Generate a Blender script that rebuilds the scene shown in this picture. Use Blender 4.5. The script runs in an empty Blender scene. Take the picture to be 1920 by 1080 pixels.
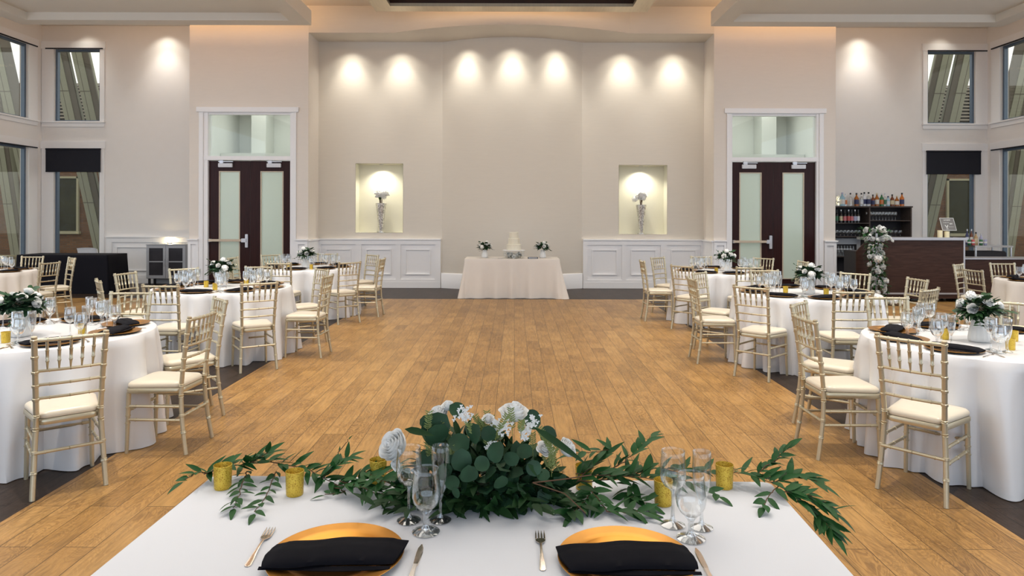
import bpy, bmesh, math, random
from mathutils import Vector, Matrix
PI = math.pi
R = random.Random(7)
scn = bpy.context.scene
COL = scn.collection
CX = -0.07                      # room centre line
WB = 16.0                       # outer back wall
WD = 14.41                      # door wall plane
WN = 15.17                      # alcove back wall
XL, XR = -11.09, 11.06          # side walls
ZC = 6.03                       # ceiling

# ------------------------------------------------------------------ helpers
class MB:
    def __init__(s): s.v = []; s.f = []
    def add(s, vs, fs):
        o = len(s.v); s.v += [tuple(p) for p in vs]; s.f += [tuple(i + o for i in f) for f in fs]; return s
    def box(s, x0, x1, y0, y1, z0, z1):
        return s.add([(x0,y0,z0),(x1,y0,z0),(x1,y1,z0),(x0,y1,z0),(x0,y0,z1),(x1,y0,z1),(x1,y1,z1),(x0,y1,z1)],
                     [(0,3,2,1),(4,5,6,7),(0,1,5,4),(1,2,6,5),(2,3,7,6),(3,0,4,7)])
    def quad(s, a, b, c, d): return s.add([a,b,c,d], [(0,1,2,3)])
    def prism(s, poly, axis, a, b):        # polygon in the other two axes, extruded along axis
        def P(u, w, t): return {'x':(t,u,w),'y':(u,t,w),'z':(u,w,t)}[axis]
        n = len(poly); vs = [P(u,w,a) for u,w in poly] + [P(u,w,b) for u,w in poly]
        fs = [tuple(range(n)), tuple(range(2*n-1, n-1, -1))] + [(i,(i+1)%n,n+(i+1)%n,n+i) for i in range(n)]
        return s.add(vs, fs)
    def tube(s, pts, rad, n=8, cap=True, flat=1.0):
        pts = [Vector(p) for p in pts]; m = len(pts)
        if not hasattr(rad, '__len__'): rad = [rad]*m
        t0 = (pts[1]-pts[0]).normalized()
        ref = Vector((0,0,1)) if abs(t0.z) < .9 else Vector((1,0,0))
        u = t0.cross(ref).normalized(); vs = []; fs = []
        for i,p in enumerate(pts):
            a = pts[max(i-1,0)]; b = pts[min(i+1,m-1)]; t = (b-a)
            t = t.normalized() if t.length > 1e-9 else t0
            u = (u - t*u.dot(t)).normalized(); w = t.cross(u)
            for k in range(n):
                q = 2*PI*k/n; vs.append(p + (u*math.cos(q) + w*math.sin(q)*flat)*rad[i])
        for i in range(m-1):
            for k in range(n):
                fs.append((i*n+k, i*n+(k+1)%n, (i+1)*n+(k+1)%n, (i+1)*n+k))
        if cap: fs.append(tuple(range(n-1,-1,-1))); fs.append(tuple(range((m-1)*n, m*n)))
        return s.add(vs, fs)
    def lathe(s, prof, n=24, c=(0,0,0), cap0=False, cap1=False):
        vs = []; fs = []; m = len(prof)
        for r,z in prof:
            for k in range(n):
                q = 2*PI*k/n; vs.append((c[0]+r*math.cos(q), c[1]+r*math.sin(q), c[2]+z))
        for i in range(m-1):
            for k in range(n):
                fs.append((i*n+k, i*n+(k+1)%n, (i+1)*n+(k+1)%n, (i+1)*n+k))
        if cap0: fs.append(tuple(range(n-1,-1,-1)))
        if cap1: fs.append(tuple(range((m-1)*n, m*n)))
        return s.add(vs, fs)
    def grid(s, rows):
        m = len(rows); n = len(rows[0])
        return s.add([p for r in rows for p in r],
                     [(i*n+k, i*n+k+1, (i+1)*n+k+1, (i+1)*n+k) for i in range(m-1) for k in range(n-1)])
    def build(s, name, mat, parent=None, smooth=35, bevel=0, loc=None, rz=0, fix=False):
        me = bpy.data.meshes.new(name); me.from_pydata(s.v, [], s.f)
        if bevel or fix:
            bm = bmesh.new(); bm.from_mesh(me)
            if fix: bmesh.ops.recalc_face_normals(bm, faces=bm.faces)
            if bevel:
                es = [e for e in bm.edges if len(e.link_faces)==2 and e.calc_face_angle(0) > .5]
                bmesh.ops.bevel(bm, geom=es, offset=bevel, segments=2, affect='EDGES', clamp_overlap=True)
            bm.to_mesh(me); bm.free()
        if smooth:
            me.polygons.foreach_set('use_smooth', [True]*len(me.polygons))
            me.set_sharp_from_angle(angle=math.radians(smooth))
        for m in (mat if isinstance(mat,(list,tuple)) else [mat]): me.materials.append(m)
        o = bpy.data.objects.new(name, me); COL.objects.link(o)
        if parent: o.parent = parent
        if loc: o.location = loc
        o.rotation_euler[2] = rz
        return o

def empty(name, loc=(0,0,0), rz=0):
    o = bpy.data.objects.new(name, None); COL.objects.link(o); o.location = loc; o.rotation_euler[2] = rz
    o.empty_display_size = .1; return o
def tag(o, label=None, cat=None, group=None, kind=None):
    if label: o['label'] = label
    if cat: o['category'] = cat
    if group: o['group'] = group
    if kind: o['kind'] = kind
    return o
KIDS = {}
def copy_tree(o, parent=None):
    c = o.copy(); COL.objects.link(c); c.parent = parent
    for ch in list(o.children): copy_tree(ch, c)
    return c
def struct(o): o['kind'] = 'structure'; return o
class Proto:                    # first use moves the original, later uses copy it
    def __init__(s, o): s.o = o; s.used = False
    def get(s):
        if not s.used: s.used = True; return s.o
        return copy_tree(s.o)

# ------------------------------------------------------------------ materials
def nodes(name):
    m = bpy.data.materials.new(name); m.use_nodes = True; nt = m.node_tree; nt.nodes.clear()
    out = nt.nodes.new('ShaderNodeOutputMaterial')
    def N(t, **kw):
        n = nt.nodes.new('ShaderNode'+t)
        for k,v in kw.items():
            if k.startswith('i_'): n.inputs[k[2:].replace('_',' ')].default_value = v
            else: setattr(n, k, v)
        return n
    return m, nt, out, N, nt.links.new
def mat(name, col, rough=.5, metal=0., var=.08, scale=25., bump=0., bscale=200., stretch=(1,1,1), **kw):
    m, nt, out, N, L = nodes(name)
    b = N('BsdfPrincipled'); b.inputs['Roughness'].default_value = rough; b.inputs['Metallic'].default_value = metal
    for k,v in kw.items(): b.inputs[k.replace('_',' ')].default_value = v
    tc = N('TexCoord'); mp = N('Mapping'); mp.inputs['Scale'].default_value = stretch
    L(tc.outputs['Object'], mp.inputs['Vector'])
    nz = N('TexNoise'); nz.inputs['Scale'].default_value = scale; nz.inputs['Detail'].default_value = 3
    L(mp.outputs['Vector'], nz.inputs['Vector'])
    mx = N('MixRGB'); mx.inputs[1].default_value = (*[max(0,c*(1-var)) for c in col],1)
    mx.inputs[2].default_value = (*[min(1,c*(1+var)) for c in col],1)
    L(nz.outputs['Fac'], mx.inputs[0]); L(mx.outputs[0], b.inputs['Base Color'])
    if bump:
        n2 = N('TexNoise'); n2.inputs['Scale'].default_value = bscale; L(mp.outputs['Vector'], n2.inputs['Vector'])
        bp = N('Bump'); bp.inputs['Strength'].default_value = bump; bp.inputs['Distance'].default_value = .01
        L(n2.outputs['Fac'], bp.inputs['Height']); L(bp.outputs['Normal'], b.inputs['Normal'])
    L(b.outputs[0], out.inputs[0]); return m
def floor_mat(name, cols, rough, width, length, grain=.6, bumpy=.15, spec=.3):
    m, nt, out, N, L = nodes(name)
    tc = N('TexCoord'); sp = N('SeparateXYZ'); L(tc.outputs['Object'], sp.inputs[0])
    cb = N('CombineXYZ'); L(sp.outputs['Y'], cb.inputs['X']); L(sp.outputs['X'], cb.inputs['Y'])
    br = N('TexBrick'); br.offset = .37; br.offset_frequency = 2; br.squash = 1
    for k,v in (('Scale',1),('Mortar Size',.0022),('Mortar Smooth',.3),('Bias',0),('Brick Width',length),('Row Height',width)): br.inputs[k].default_value = v
    br.inputs['Color1'].default_value = (0,0,0,1); br.inputs['Color2'].default_value = (1,1,1,1); br.inputs['Mortar'].default_value = (.5,.5,.5,1)
    L(cb.outputs[0], br.inputs['Vector'])
    def math_(op, a, b=None):
        n = N('Math', operation=op)
        for i,x in enumerate((a,b)):
            if x is None: continue
            if isinstance(x,(int,float)): n.inputs[i].default_value = x
            else: L(x, n.inputs[i])
        return n.outputs[0]
    def vec(sx, sy, zz):
        c = N('CombineXYZ'); L(math_('MULTIPLY', sp.outputs['X'], sx), c.inputs[0]); L(math_('MULTIPLY', sp.outputs['Y'], sy), c.inputs[1]); L(zz, c.inputs[2]); return c.outputs[0]
    rnd = math_('MULTIPLY', br.outputs['Color'], 23.)
    def noise(v, sc, det, dist=0.):
        n = N('TexNoise'); n.inputs['Scale'].default_value = sc; n.inputs['Detail'].default_value = det; n.inputs['Distortion'].default_value = dist
        L(v, n.inputs['Vector']); return n.outputs['Fac']
    n1 = noise(vec(7., 2.2, rnd), 1.3, 4, 1.2)                       # cathedral figure
    rings = math_('SINE', math_('MULTIPLY', n1, 85.))
    rr = N('ValToRGB'); rr.color_ramp.elements[0].position = .0; rr.color_ramp.elements[1].position = .75
    rr.color_ramp.elements[0].color = (0,0,0,1); rr.color_ramp.elements[1].color = (1,1,1,1)
    L(math_('MULTIPLY_ADD', rings, .5), rr.inputs[0]); rr.inputs[0].links[0].from_node.inputs[2].default_value = .5
    n2 = noise(vec(60, 4, rnd), 1., 5)                               # fine streaks
    n3 = noise(vec(1, .8, rnd), 2.2, 5, .6)                          # smudges
    base = N('ValToRGB'); el = base.color_ramp.elements
    el[0].color = (*cols[0],1); el[0].position = .1; el[1].color = (*cols[2],1); el[1].position = .95
    e = base.color_ramp.elements.new(.5); e.color = (*cols[1],1)
    tone = math_('ADD', math_('MULTIPLY', br.outputs['Color'], .26), math_('MULTIPLY', n3, .75))
    L(tone, base.inputs[0])
    mx = N('MixRGB', blend_type='MULTIPLY'); mx.inputs[0].default_value = grain
    L(base.outputs[0], mx.inputs[1])
    g = N('MixRGB'); g.inputs[1].default_value = (.48,.42,.40,1); g.inputs[2].default_value = (1.08,1.08,1.08,1)
    msk = math_('MAXIMUM', rr.outputs[0], math_('MULTIPLY', math_('SUBTRACT', n3, .22), 1.9)); L(msk, g.inputs[0])
    L(g.outputs[0], mx.inputs[2])
    mx2 = N('MixRGB', blend_type='MULTIPLY'); mx2.inputs[0].default_value = .55
    L(mx.outputs[0], mx2.inputs[1])
    s2 = N('ValToRGB'); s2.color_ramp.elements[0].position = .33; s2.color_ramp.elements[0].color = (.5,.5,.5,1); s2.color_ramp.elements[1].position = .6
    L(n2, s2.inputs[0]); L(s2.outputs[0], mx2.inputs[2])
    mo = N('MixRGB'); mo.inputs[2].default_value = (*[c*.3 for c in cols[0]],1); L(br.outputs['Fac'], mo.inputs[0]); L(mx2.outputs[0], mo.inputs[1])
    b = N('BsdfPrincipled'); L(mo.outputs[0], b.inputs['Base Color']); b.inputs['Roughness'].default_value = rough
    b.inputs['Specular IOR Level'].default_value = spec
    bp = N('Bump'); bp.inputs['Strength'].default_value = bumpy; bp.inputs['Distance'].default_value = .004
    L(math_('SUBTRACT', math_('MULTIPLY', rr.outputs[0], .4), math_('MULTIPLY', br.outputs['Fac'], 1.)), bp.inputs['Height']); L(bp.outputs[0], b.inputs['Normal'])
    L(b.outputs[0], out.inputs[0]); return m
def wood_mat(name, c0, c1, rough=.4, axis=(1,14,14), scale=3.):
    m, nt, out, N, L = nodes(name)
    tc = N('TexCoord'); mp = N('Mapping'); mp.inputs['Scale'].default_value = axis; L(tc.outputs['Object'], mp.inputs[0])
    nz = N('TexNoise'); nz.inputs['Scale'].default_value = scale; nz.inputs['Detail'].default_value = 6; nz.inputs['Distortion'].default_value = .8
    L(mp.outputs[0], nz.inputs['Vector'])
    rp = N('ValToRGB'); rp.color_ramp.elements[0].position = .3; rp.color_ramp.elements[1].position = .7
    rp.color_ramp.elements[0].color = (*c0,1); rp.color_ramp.elements[1].color = (*c1,1); L(nz.outputs['Fac'], rp.inputs[0])
    b = N('BsdfPrincipled'); b.inputs['Roughness'].default_value = rough; b.inputs['Specular IOR Level'].default_value = .2; L(rp.outputs[0], b.inputs['Base Color'])
    L(b.outputs[0], out.inputs[0]); return m
def glass_mat(name, tint=(1,1,1), lo=.04, hi=.75, rough=.02, pw=2.5):
    m, nt, out, N, L = nodes(name)
    lw = N('LayerWeight'); lw.inputs['Blend'].default_value = .5
    p = N('Math', operation='POWER'); p.inputs[1].default_value = pw; L(lw.outputs['Facing'], p.inputs[0])
    mr = N('MapRange'); mr.inputs['To Min'].default_value = lo; mr.inputs['To Max'].default_value = hi; L(p.outputs[0], mr.inputs['Value'])
    t = N('BsdfTransparent'); t.inputs[0].default_value = (*tint,1)
    g = N('BsdfGlossy'); g.inputs['Roughness'].default_value = rough
    nz = N('TexNoise'); nz.inputs['Scale'].default_value = 9
    mx = N('MixRGB'); mx.inputs[1].default_value = (.9,.93,.96,1); mx.inputs[2].default_value = (1,1,1,1); L(nz.outputs['Fac'], mx.inputs[0]); L(mx.outputs[0], g.inputs[0])
    s = N('MixShader'); L(mr.outputs[0], s.inputs[0]); L(t.outputs[0], s.inputs[1]); L(g.outputs[0], s.inputs[2])
    L(s.outputs[0], out.inputs[0]); return m
def frosted_mat(name, col):
    m, nt, out, N, L = nodes(name)
    nz = N('TexNoise'); nz.inputs['Scale'].default_value = 1.2
    mx = N('MixRGB'); mx.inputs[1].default_value = (*[c*.95 for c in col],1); mx.inputs[2].default_value = (*col,1); L(nz.outputs['Fac'], mx.inputs[0])
    d = N('BsdfDiffuse'); t = N('BsdfTranslucent'); L(mx.outputs[0], d.inputs[0]); L(mx.outputs[0], t.inputs[0])
    g = N('BsdfGlossy'); g.inputs['Roughness'].default_value = .15
    s = N('MixShader'); s.inputs[0].default_value = .6; L(d.outputs[0], s.inputs[1]); L(t.outputs[0], s.inputs[2])
    s2 = N('MixShader'); s2.inputs[0].default_value = .05; L(s.outputs[0], s2.inputs[1]); L(g.outputs[0], s2.inputs[2])
    L(s2.outputs[0], out.inputs[0]); return m
def brick_mat(name):
    m, nt, out, N, L = nodes(name)
    tc = N('TexCoord'); sp = N('SeparateXYZ'); L(tc.outputs['Object'], sp.inputs[0])
    ad = N('Math', operation='ADD'); L(sp.outputs['X'], ad.inputs[0]); L(sp.outputs['Y'], ad.inputs[1])
    cb = N('CombineXYZ'); L(ad.outputs[0], cb.inputs[0]); L(sp.outputs['Z'], cb.inputs[1])
    br = N('TexBrick'); br.inputs['Scale'].default_value = 1
    for k,v in (('Mortar Size',.008),('Brick Width',.22),('Row Height',.075)): br.inputs[k].default_value = v
    br.inputs['Color1'].default_value = (.10,.042,.016,1); br.inputs['Color2'].default_value = (.17,.075,.030,1); br.inputs['Mortar'].default_value = (.10,.07,.045,1)
    L(cb.outputs[0], br.inputs['Vector']); b = N('BsdfPrincipled'); b.inputs['Roughness'].default_value = .85
    L(br.outputs['Color'], b.inputs['Base Color']); L(b.outputs[0], out.inputs[0]); return m
def mottled_mat(name, c0, c1, scale, rough, metal, thr=(.45,.6)):
    m, nt, out, N, L = nodes(name)
    tc = N('TexCoord'); vo = N('TexVoronoi'); vo.inputs['Scale'].default_value = scale; L(tc.outputs['Object'], vo.inputs['Vector'])
    nz = N('TexNoise'); nz.inputs['Scale'].default_value = scale*.6; nz.inputs['Detail'].default_value = 4; L(tc.outputs['Object'], nz.inputs['Vector'])
    rp = N('ValToRGB'); rp.color_ramp.elements[0].position = thr[0]; rp.color_ramp.elements[1].position = thr[1]
    rp.color_ramp.elements[0].color = (*c0,1); rp.color_ramp.elements[1].color = (*c1,1); L(nz.outputs['Fac'], rp.inputs[0])
    b = N('BsdfPrincipled'); b.inputs['Roughness'].default_value = rough; b.inputs['Metallic'].default_value = metal
    L(rp.outputs[0], b.inputs['Base Color'])
    bp = N('Bump'); bp.inputs['Strength'].default_value = .4; bp.inputs['Distance'].default_value = .003; L(vo.outputs['Distance'], bp.inputs['Height']); L(bp.outputs[0], b.inputs['Normal'])
    L(b.outputs[0], out.inputs[0]); return m
def emit_mat(name, col, s):
    m, nt, out, N, L = nodes(name)
    nz = N('TexNoise'); mx = N('MixRGB'); mx.inputs[1].default_value = (*[c*.97 for c in col],1); mx.inputs[2].default_value = (*col,1); L(nz.outputs['Fac'], mx.inputs[0])
    e = N('Emission'); e.inputs[1].default_value = s; L(mx.outputs[0], e.inputs[0]); L(e.outputs[0], out.inputs[0]); return m

M = {}
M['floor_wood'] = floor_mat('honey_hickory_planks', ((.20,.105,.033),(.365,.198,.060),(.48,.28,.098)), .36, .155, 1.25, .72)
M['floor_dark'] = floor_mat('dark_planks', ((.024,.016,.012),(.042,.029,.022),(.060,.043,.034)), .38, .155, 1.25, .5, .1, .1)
M['wall'] = mat('cream_wall_paint', (.80,.735,.665), .7, var=.025, scale=6, bump=.05, bscale=60, stretch=(1,1,6))
M['wall_out'] = mat('pale_wall_paint', (.85,.825,.805), .7, var=.02, scale=5)
M['niche'] = mat('linen_wallcovering', (.72,.665,.585), .65, var=.03, scale=4, bump=.06, bscale=80, stretch=(1,1,8))
M['alcove'] = mat('niche_cream', (.82,.79,.66), .6, var=.02)
M['trim'] = mat('white_trim', (.90,.895,.905), .4, var=.02)
M['soffit'] = mat('soffit_paint', (.80,.74,.65), .7, var=.02, scale=3)
M['ceiling'] = mat('ceiling_paint', (.78,.72,.64), .8, var=.02, scale=3)
M['gold_beam'] = mat('brushed_champagne_beam', (.66,.56,.40), .38, .5, var=.12, scale=3, stretch=(8,1,1))
M['brown'] = mat('dark_brown_ceiling_panel', (.045,.018,.007), .4, var=.3, scale=4)
M['door'] = wood_mat('mahogany_door', (.022,.006,.006), (.038,.011,.010), .35, (14,14,1))
M['steel'] = mat('brushed_steel', (.62,.62,.64), .3, .9, var=.06, stretch=(1,1,20))
M['closer'] = mat('silver_closer', (.66,.66,.68), .4, .2)
M['barwood'] = mat('bar_push_wood', (.62,.52,.40), .4)
M['frost'] = frosted_mat('frosted_glass', (.80,.86,.80))
M['pane'] = glass_mat('window_glass', (.97,.98,.97), .010, .5)
M['transom'] = glass_mat('transom_glass', (.95,.975,.955), .03, .5)
M['alu'] = mat('blue_grey_window_frame', (.13,.18,.25), .35, .4)
M['corr'] = mat('corridor_paint', (.80,.81,.77), .7, var=.02, scale=2)
M['blind'] = mat('charcoal_blind_fabric', (.018,.019,.028), .7, var=.1, Specular_IOR_Level=.2)
M['chair'] = mat('champagne_gold_paint', (.58,.52,.375), .31, .62, var=.05, scale=60)
M['cushion'] = mat('pearl_ivory_vinyl', (.68,.605,.475), .28, 0, var=.03, scale=20, bump=.05, bscale=300, Sheen_Weight=.2)
M['satin'] = mat('white_satin', (.73,.73,.745), .30, 0, var=.03, scale=4, bump=.04, bscale=30, Specular_IOR_Level=.8)
M['linen'] = mat('white_linen', (.735,.755,.80), .75, 0, var=.02, scale=3, bump=.06, bscale=350)
M['blush'] = mat('ivory_linen', (.74,.69,.64), .6, 0, var=.03, scale=5, bump=.05, bscale=200)
M['black_cloth'] = mat('black_polyester', (.006,.006,.010), .75, var=.1, bump=.05, Specular_IOR_Level=.15)
M['napkin'] = mat('black_napkin', (.005,.005,.008), .85, var=.2, scale=40, bump=.1, bscale=500, Specular_IOR_Level=.12)
M['charger'] = mat('copper_gold_charger', (.56,.26,.048), .30, .95, var=.12, scale=18)
M['cutlery'] = mat('polished_cutlery', (.86,.74,.62), .2, 1.0, var=.05)
M['glass'] = glass_mat('clear_glass', (.985,.99,.99), .05, .85, .02, 2.2)
M['glass_far'] = glass_mat('clear_glass_small', (.96,.97,.97), .12, .95, .06, 1.5)
M['stem'] = glass_mat('solid_glass', (.93,.95,.96), .16, .9, .03, 1.6)
M['votive'] = mottled_mat('gold_mercury_glass', (.36,.19,.01), (.72,.50,.06), 420, .2, .45, (.30,.50))
M['wax'] = mat('cream_wax', (.85,.76,.50), .5, Subsurface_Weight=.0)
M['vase'] = mat('white_ceramic', (.78,.78,.77), .45, var=.02)
M['petal'] = mat('white_petals', (.95,.945,.92), .6, var=.02, scale=40, Sheen_Weight=.3)
M['petal_c'] = mat('cream_petals', (.92,.87,.72), .55, var=.06, scale=40)
M['euc'] = mat('eucalyptus_leaf', (.026,.070,.034), .5, var=.55, scale=22, Specular_IOR_Level=.25)
M['leaf'] = mat('ruscus_leaf', (.016,.080,.018), .5, var=.5, scale=12, Specular_IOR_Level=.22)
M['leaf_d'] = mat('dark_green_leaf', (.015,.050,.014), .55, var=.5, scale=12, Specular_IOR_Level=.2)
M['sprig'] = mat('pale_green_sprig', (.20,.25,.07), .6, var=.3)
M['twig'] = mat('brown_vine', (.12,.055,.025), .7, var=.2)
M['mosaic'] = mottled_mat('silver_mosaic', (.36,.35,.33), (.88,.87,.84), 60, .25, .7, (.4,.6))
M['barpanel'] = wood_mat('dark_walnut_laminate', (.030,.012,.007), (.060,.027,.017), .4, (1,10,10), 3.5)
M['shelfwood'] = wood_mat('grey_brown_laminate', (.06,.045,.04), (.10,.08,.07), .5)
M['shelfdark'] = mat('shelf_interior', (.03,.026,.03), .6)
M['counter'] = mat('steel_counter', (.42,.40,.40), .32, .6)
M['plastic_w'] = mat('white_resin', (.80,.80,.82), .4)
M['grey_lam'] = mat('grey_laminate', (.42,.43,.46), .4, .1)
M['cab_glass'] = mat('smoked_cabinet_glass', (.05,.048,.055), .12, var=.4, scale=3)
M['cake'] = mat('cream_icing', (.83,.79,.66), .6, var=.05, scale=60, bump=.5, bscale=120)
M['acrylic'] = glass_mat('clear_acrylic', (.97,.98,.98), .05, .7)
M['black'] = mat('black_plastic', (.012,.012,.013), .4)
M['brick'] = brick_mat('brown_brick')
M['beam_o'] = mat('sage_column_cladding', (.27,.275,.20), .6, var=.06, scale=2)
M['beam_d'] = mat('shaded_column_cladding', (.105,.09,.065), .6, var=.1, scale=2)  # darker copy of the sage cladding, shade put into its colour
M['frame_o'] = mat('olive_window_frame', (.36,.34,.22), .5)
M['glass_o'] = mat('dark_outdoor_glass', (.030,.030,.012), .5, var=.8, scale=1.3, Specular_IOR_Level=.12)
M['louver'] = mat('grey_louver', (.30,.27,.22), .7)
M['paving'] = mat('outdoor_paving', (.10,.08,.06), .8)
M['chalk'] = mat('grey_chalkboard', (.17,.16,.15), .6)
M['chalkw'] = mat('chalk_white', (.75,.75,.72), .8)
def bottle_mat(n, c, r=.12): return mat(n, c, r, 0, var=.15, scale=12)

# ------------------------------------------------------------------ the room
def wall_y(name, Y, x0, x1, z0, z1, holes, m, depth=.2, parent=None):
    """wall facing -y at Y with rectangular holes (hx0,hx1,hz0,hz1) and reveals of the given depth"""
    xs = sorted({x0,x1,*[h[0] for h in holes],*[h[1] for h in holes]}); zs = sorted({z0,z1,*[h[2] for h in holes],*[h[3] for h in holes]})
    mb = MB()
    for i in range(len(xs)-1):
        for k in range(len(zs)-1):
            a,b,c,d = xs[i],xs[i+1],zs[k],zs[k+1]; mx=(a+b)/2; mz=(c+d)/2
            if any(h[0]<mx<h[1] and h[2]<mz<h[3] for h in holes): continue
            mb.quad((a,Y,c),(b,Y,c),(b,Y,d),(a,Y,d)); mb.quad((a,Y+depth,c),(a,Y+depth,d),(b,Y+depth,d),(b,Y+depth,c))
    for a,b,c,d in holes:
        mb.quad((a,Y,c),(a,Y,d),(a,Y+depth,d),(a,Y+depth,c)); mb.quad((b,Y,c),(b,Y+depth,c),(b,Y+depth,d),(b,Y,d))
        mb.quad((a,Y,d),(b,Y,d),(b,Y+depth,d),(a,Y+depth,d)); mb.quad((a,Y,c),(a,Y+depth,c),(b,Y+depth,c),(b,Y,c))
    return mb
def wall_x(X, y0, y1, z0, z1, holes, depth):
    mb = wall_y('', 0, y0, y1, z0, z1, holes, None, abs(depth))
    sg = 1 if depth > 0 else -1
    mb.v = [(X + sg*v[1], v[0], v[2]) for v in mb.v]; return mb

# floor
fx = [-11.4,-9.7,-5.9,-2.67,2.53,5.75,9.55,11.4]; fy = [-6.0,13.13,16.3]
mb = MB(); idx = []
for i in range(len(fx)-1):
    for k in range(2):
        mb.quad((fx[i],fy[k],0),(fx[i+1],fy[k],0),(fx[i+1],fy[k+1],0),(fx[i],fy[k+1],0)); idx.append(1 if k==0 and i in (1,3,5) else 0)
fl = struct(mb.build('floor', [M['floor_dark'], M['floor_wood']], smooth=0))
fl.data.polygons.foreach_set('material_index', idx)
struct(MB().box(-11.4,11.4,-6,16.3,ZC,ZC+.15).build('ceiling', M['ceiling'], smooth=0))
# windows: (x0,x1,z0,z1) on the outer back walls
WINU = (3.79,5.49); WINL = (.12,3.15)
WL = (-10.80,-9.72); WR = (9.66,10.79)
o = wall_y('', WB, XL, -6.87, 0, ZC, [(WL[0],WL[1],*WINU),(WL[0],WL[1],*WINL)], None, .18).build('wall_back', M['wall_out'], smooth=0); struct(o)
o = wall_y('', WB, 6.77, XR, 0, ZC, [(WR[0],WR[1],*WINU),(WR[0],WR[1],*WINL)], None, .18).build('wall_back', M['wall_out'], smooth=0); struct(o)
struct(wall_x(XL, -6, WB+.18, 0, ZC, [(12.4,15.55,*WINU),(12.4,15.55,*WINL)], -.18).build('wall_left', M['wall_out'], smooth=0))
struct(wall_x(XR, -6, WB+.18, 0, ZC, [(12.4,15.55,*WINU),(12.4,15.55,*WINL)], .18).build('wall_right', M['wall_out'], smooth=0))
struct(MB().box(-11.4,11.4,-6.2,-6,0,ZC).build('wall_front', M['wall'], smooth=0))
# door walls with returns
DL = (-6.57,-4.70); DR = (4.56,6.42); DZ = 3.78
mb = wall_y('', WD, -6.87, -4.36, 0, ZC, [(DL[0],DL[1],-.0,DZ)], None, .2); mb.quad((-6.87,WD,0),(-6.87,WD,ZC),(-6.87,WB,ZC),(-6.87,WB,0))
mb.quad((-4.36,WD,0),(-4.36,WN+.4,0),(-4.36,WN+.4,ZC),(-4.36,WD,ZC)); struct(mb.build('wall_back_left', M['wall'], smooth=0))
mb = wall_y('', WD, 4.20, 6.77, 0, ZC, [(DR[0],DR[1],-.0,DZ)], None, .2); mb.quad((6.77,WD,0),(6.77,WB,0),(6.77,WB,ZC),(6.77,WD,ZC))
mb.quad((4.20,WD,0),(4.20,WD,ZC),(4.20,WN+.4,ZC),(4.20,WN+.4,0)); struct(mb.build('wall_back_right', M['wall'], smooth=0))
# alcove wall (bowed in the middle) with two niches
NB = -.06
def yn(x):
    d = (x-NB)/1.55; return WN if abs(d) >= 1 else WN - .44*(1-d*d)
def yh(x):
    d = (x-NB)/2.48; return WD if abs(d) >= 1 else WD - .65*(1-d*d)
NL = (-3.54,-2.48,1.22,2.76); NR = (2.31,3.39,1.20,2.74)
mb = wall_y('', WN, -4.36, NB-1.55, 0, 5.47, [NL], None, .36); n2 = wall_y('', WN, NB+1.55, 4.20, 0, 5.47, [NR], None, .36); mb.add(n2.v, n2.f)
xs = [NB-1.55+3.1*i/24 for i in range(25)]
mb.grid([[(x,yn(x),0) for x in xs],[(x,yn(x),5.47) for x in xs]])
struct(mb.build('wall_alcove', M['niche'], smooth=20))
for i,nn in enumerate((NL,NR)):
    a,b,c,d = nn; mb = MB(); Y0=WN+.002; Y1=WN+.355; e=.004
    mb.quad((a,Y1,c),(b,Y1,c),(b,Y1,d),(a,Y1,d)); mb.quad((a+e,Y0,c),(a+e,Y1,c),(a+e,Y1,d),(a+e,Y0,d)); mb.quad((b-e,Y0,c),(b-e,Y0,d),(b-e,Y1,d),(b-e,Y1,c))
    mb.quad((a,Y0,d-e),(b,Y0,d-e),(b,Y1,d-e),(a,Y1,d-e)); mb.quad((a,Y0,c+e),(a,Y1,c+e),(b,Y1,c+e),(b,Y0,c+e))
    struct(mb.build('wall_niche', M['alcove'], smooth=0))
xs = [-4.36] + [NB-2.48+4.96*i/32 for i in range(33)] + [4.20]
mb = MB().grid([[(x,yh(x),5.46) for x in xs],[(x,yh(x),ZC) for x in xs]])
xs2 = sorted(set(xs + [NB-1.55+3.1*i/24 for i in range(25)]))
mb.grid([[(x,yh(x),5.46) for x in xs2],[(x,yn(x)+.02,5.46) for x in xs2]])
struct(mb.build('wall_header', M['niche'], smooth=20))

# ceiling trays left and right + centre tray
def soffit(name, x0, x1):
    mb = MB(); y0,y1,zb,zt,w = -4.5,13.5,5.36,5.65,.33
    mb.box(x0,x1,y1-w,y1,zb,zt).box(x0,x1,y0,y0+w,zb,zt).box(x0,x0+w,y0+w,y1-w,zb,zt).box(x1-w,x1,y0+w,y1-w,zb,zt).box(x0+w,x1-w,y0+w,y1-w,5.51,zt)
    return struct(mb.build(name, M['soffit'], smooth=0))
soffit('trim_1', -9.75, -4.03); soffit('trim_2', 3.87, 9.6)
mb = MB(); x0,x1,y0,y1,w = CX-2.66,CX+2.66,2.0,13.37,.34
mb.box(x0,x1,y1-w,y1,5.6,5.66).box(x0,x1,y0,y0+w,5.6,5.66).box(x0,x0+w,y0+w,y1-w,5.6,5.66).box(x1-w,x1,y0+w,y1-w,5.6,5.66)
struct(mb.build('trim_3', M['gold_beam'], smooth=0))
mb = MB(); a=.02
mb.box(x0+w,x1-w,y1-w,y1-w+a,5.66,5.99).box(x0+w,x1-w,y0+w-a,y0+w,5.66,5.99).box(x0+w-a,x0+w,y0+w,y1-w,5.66,5.99).box(x1-w,x1-w+a,y0+w,y1-w,5.66,5.99).box(x0+w,x1-w,y0+w,y1-w,5.97,6.0)
struct(mb.build('trim_4', M['brown'], smooth=0))

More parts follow.
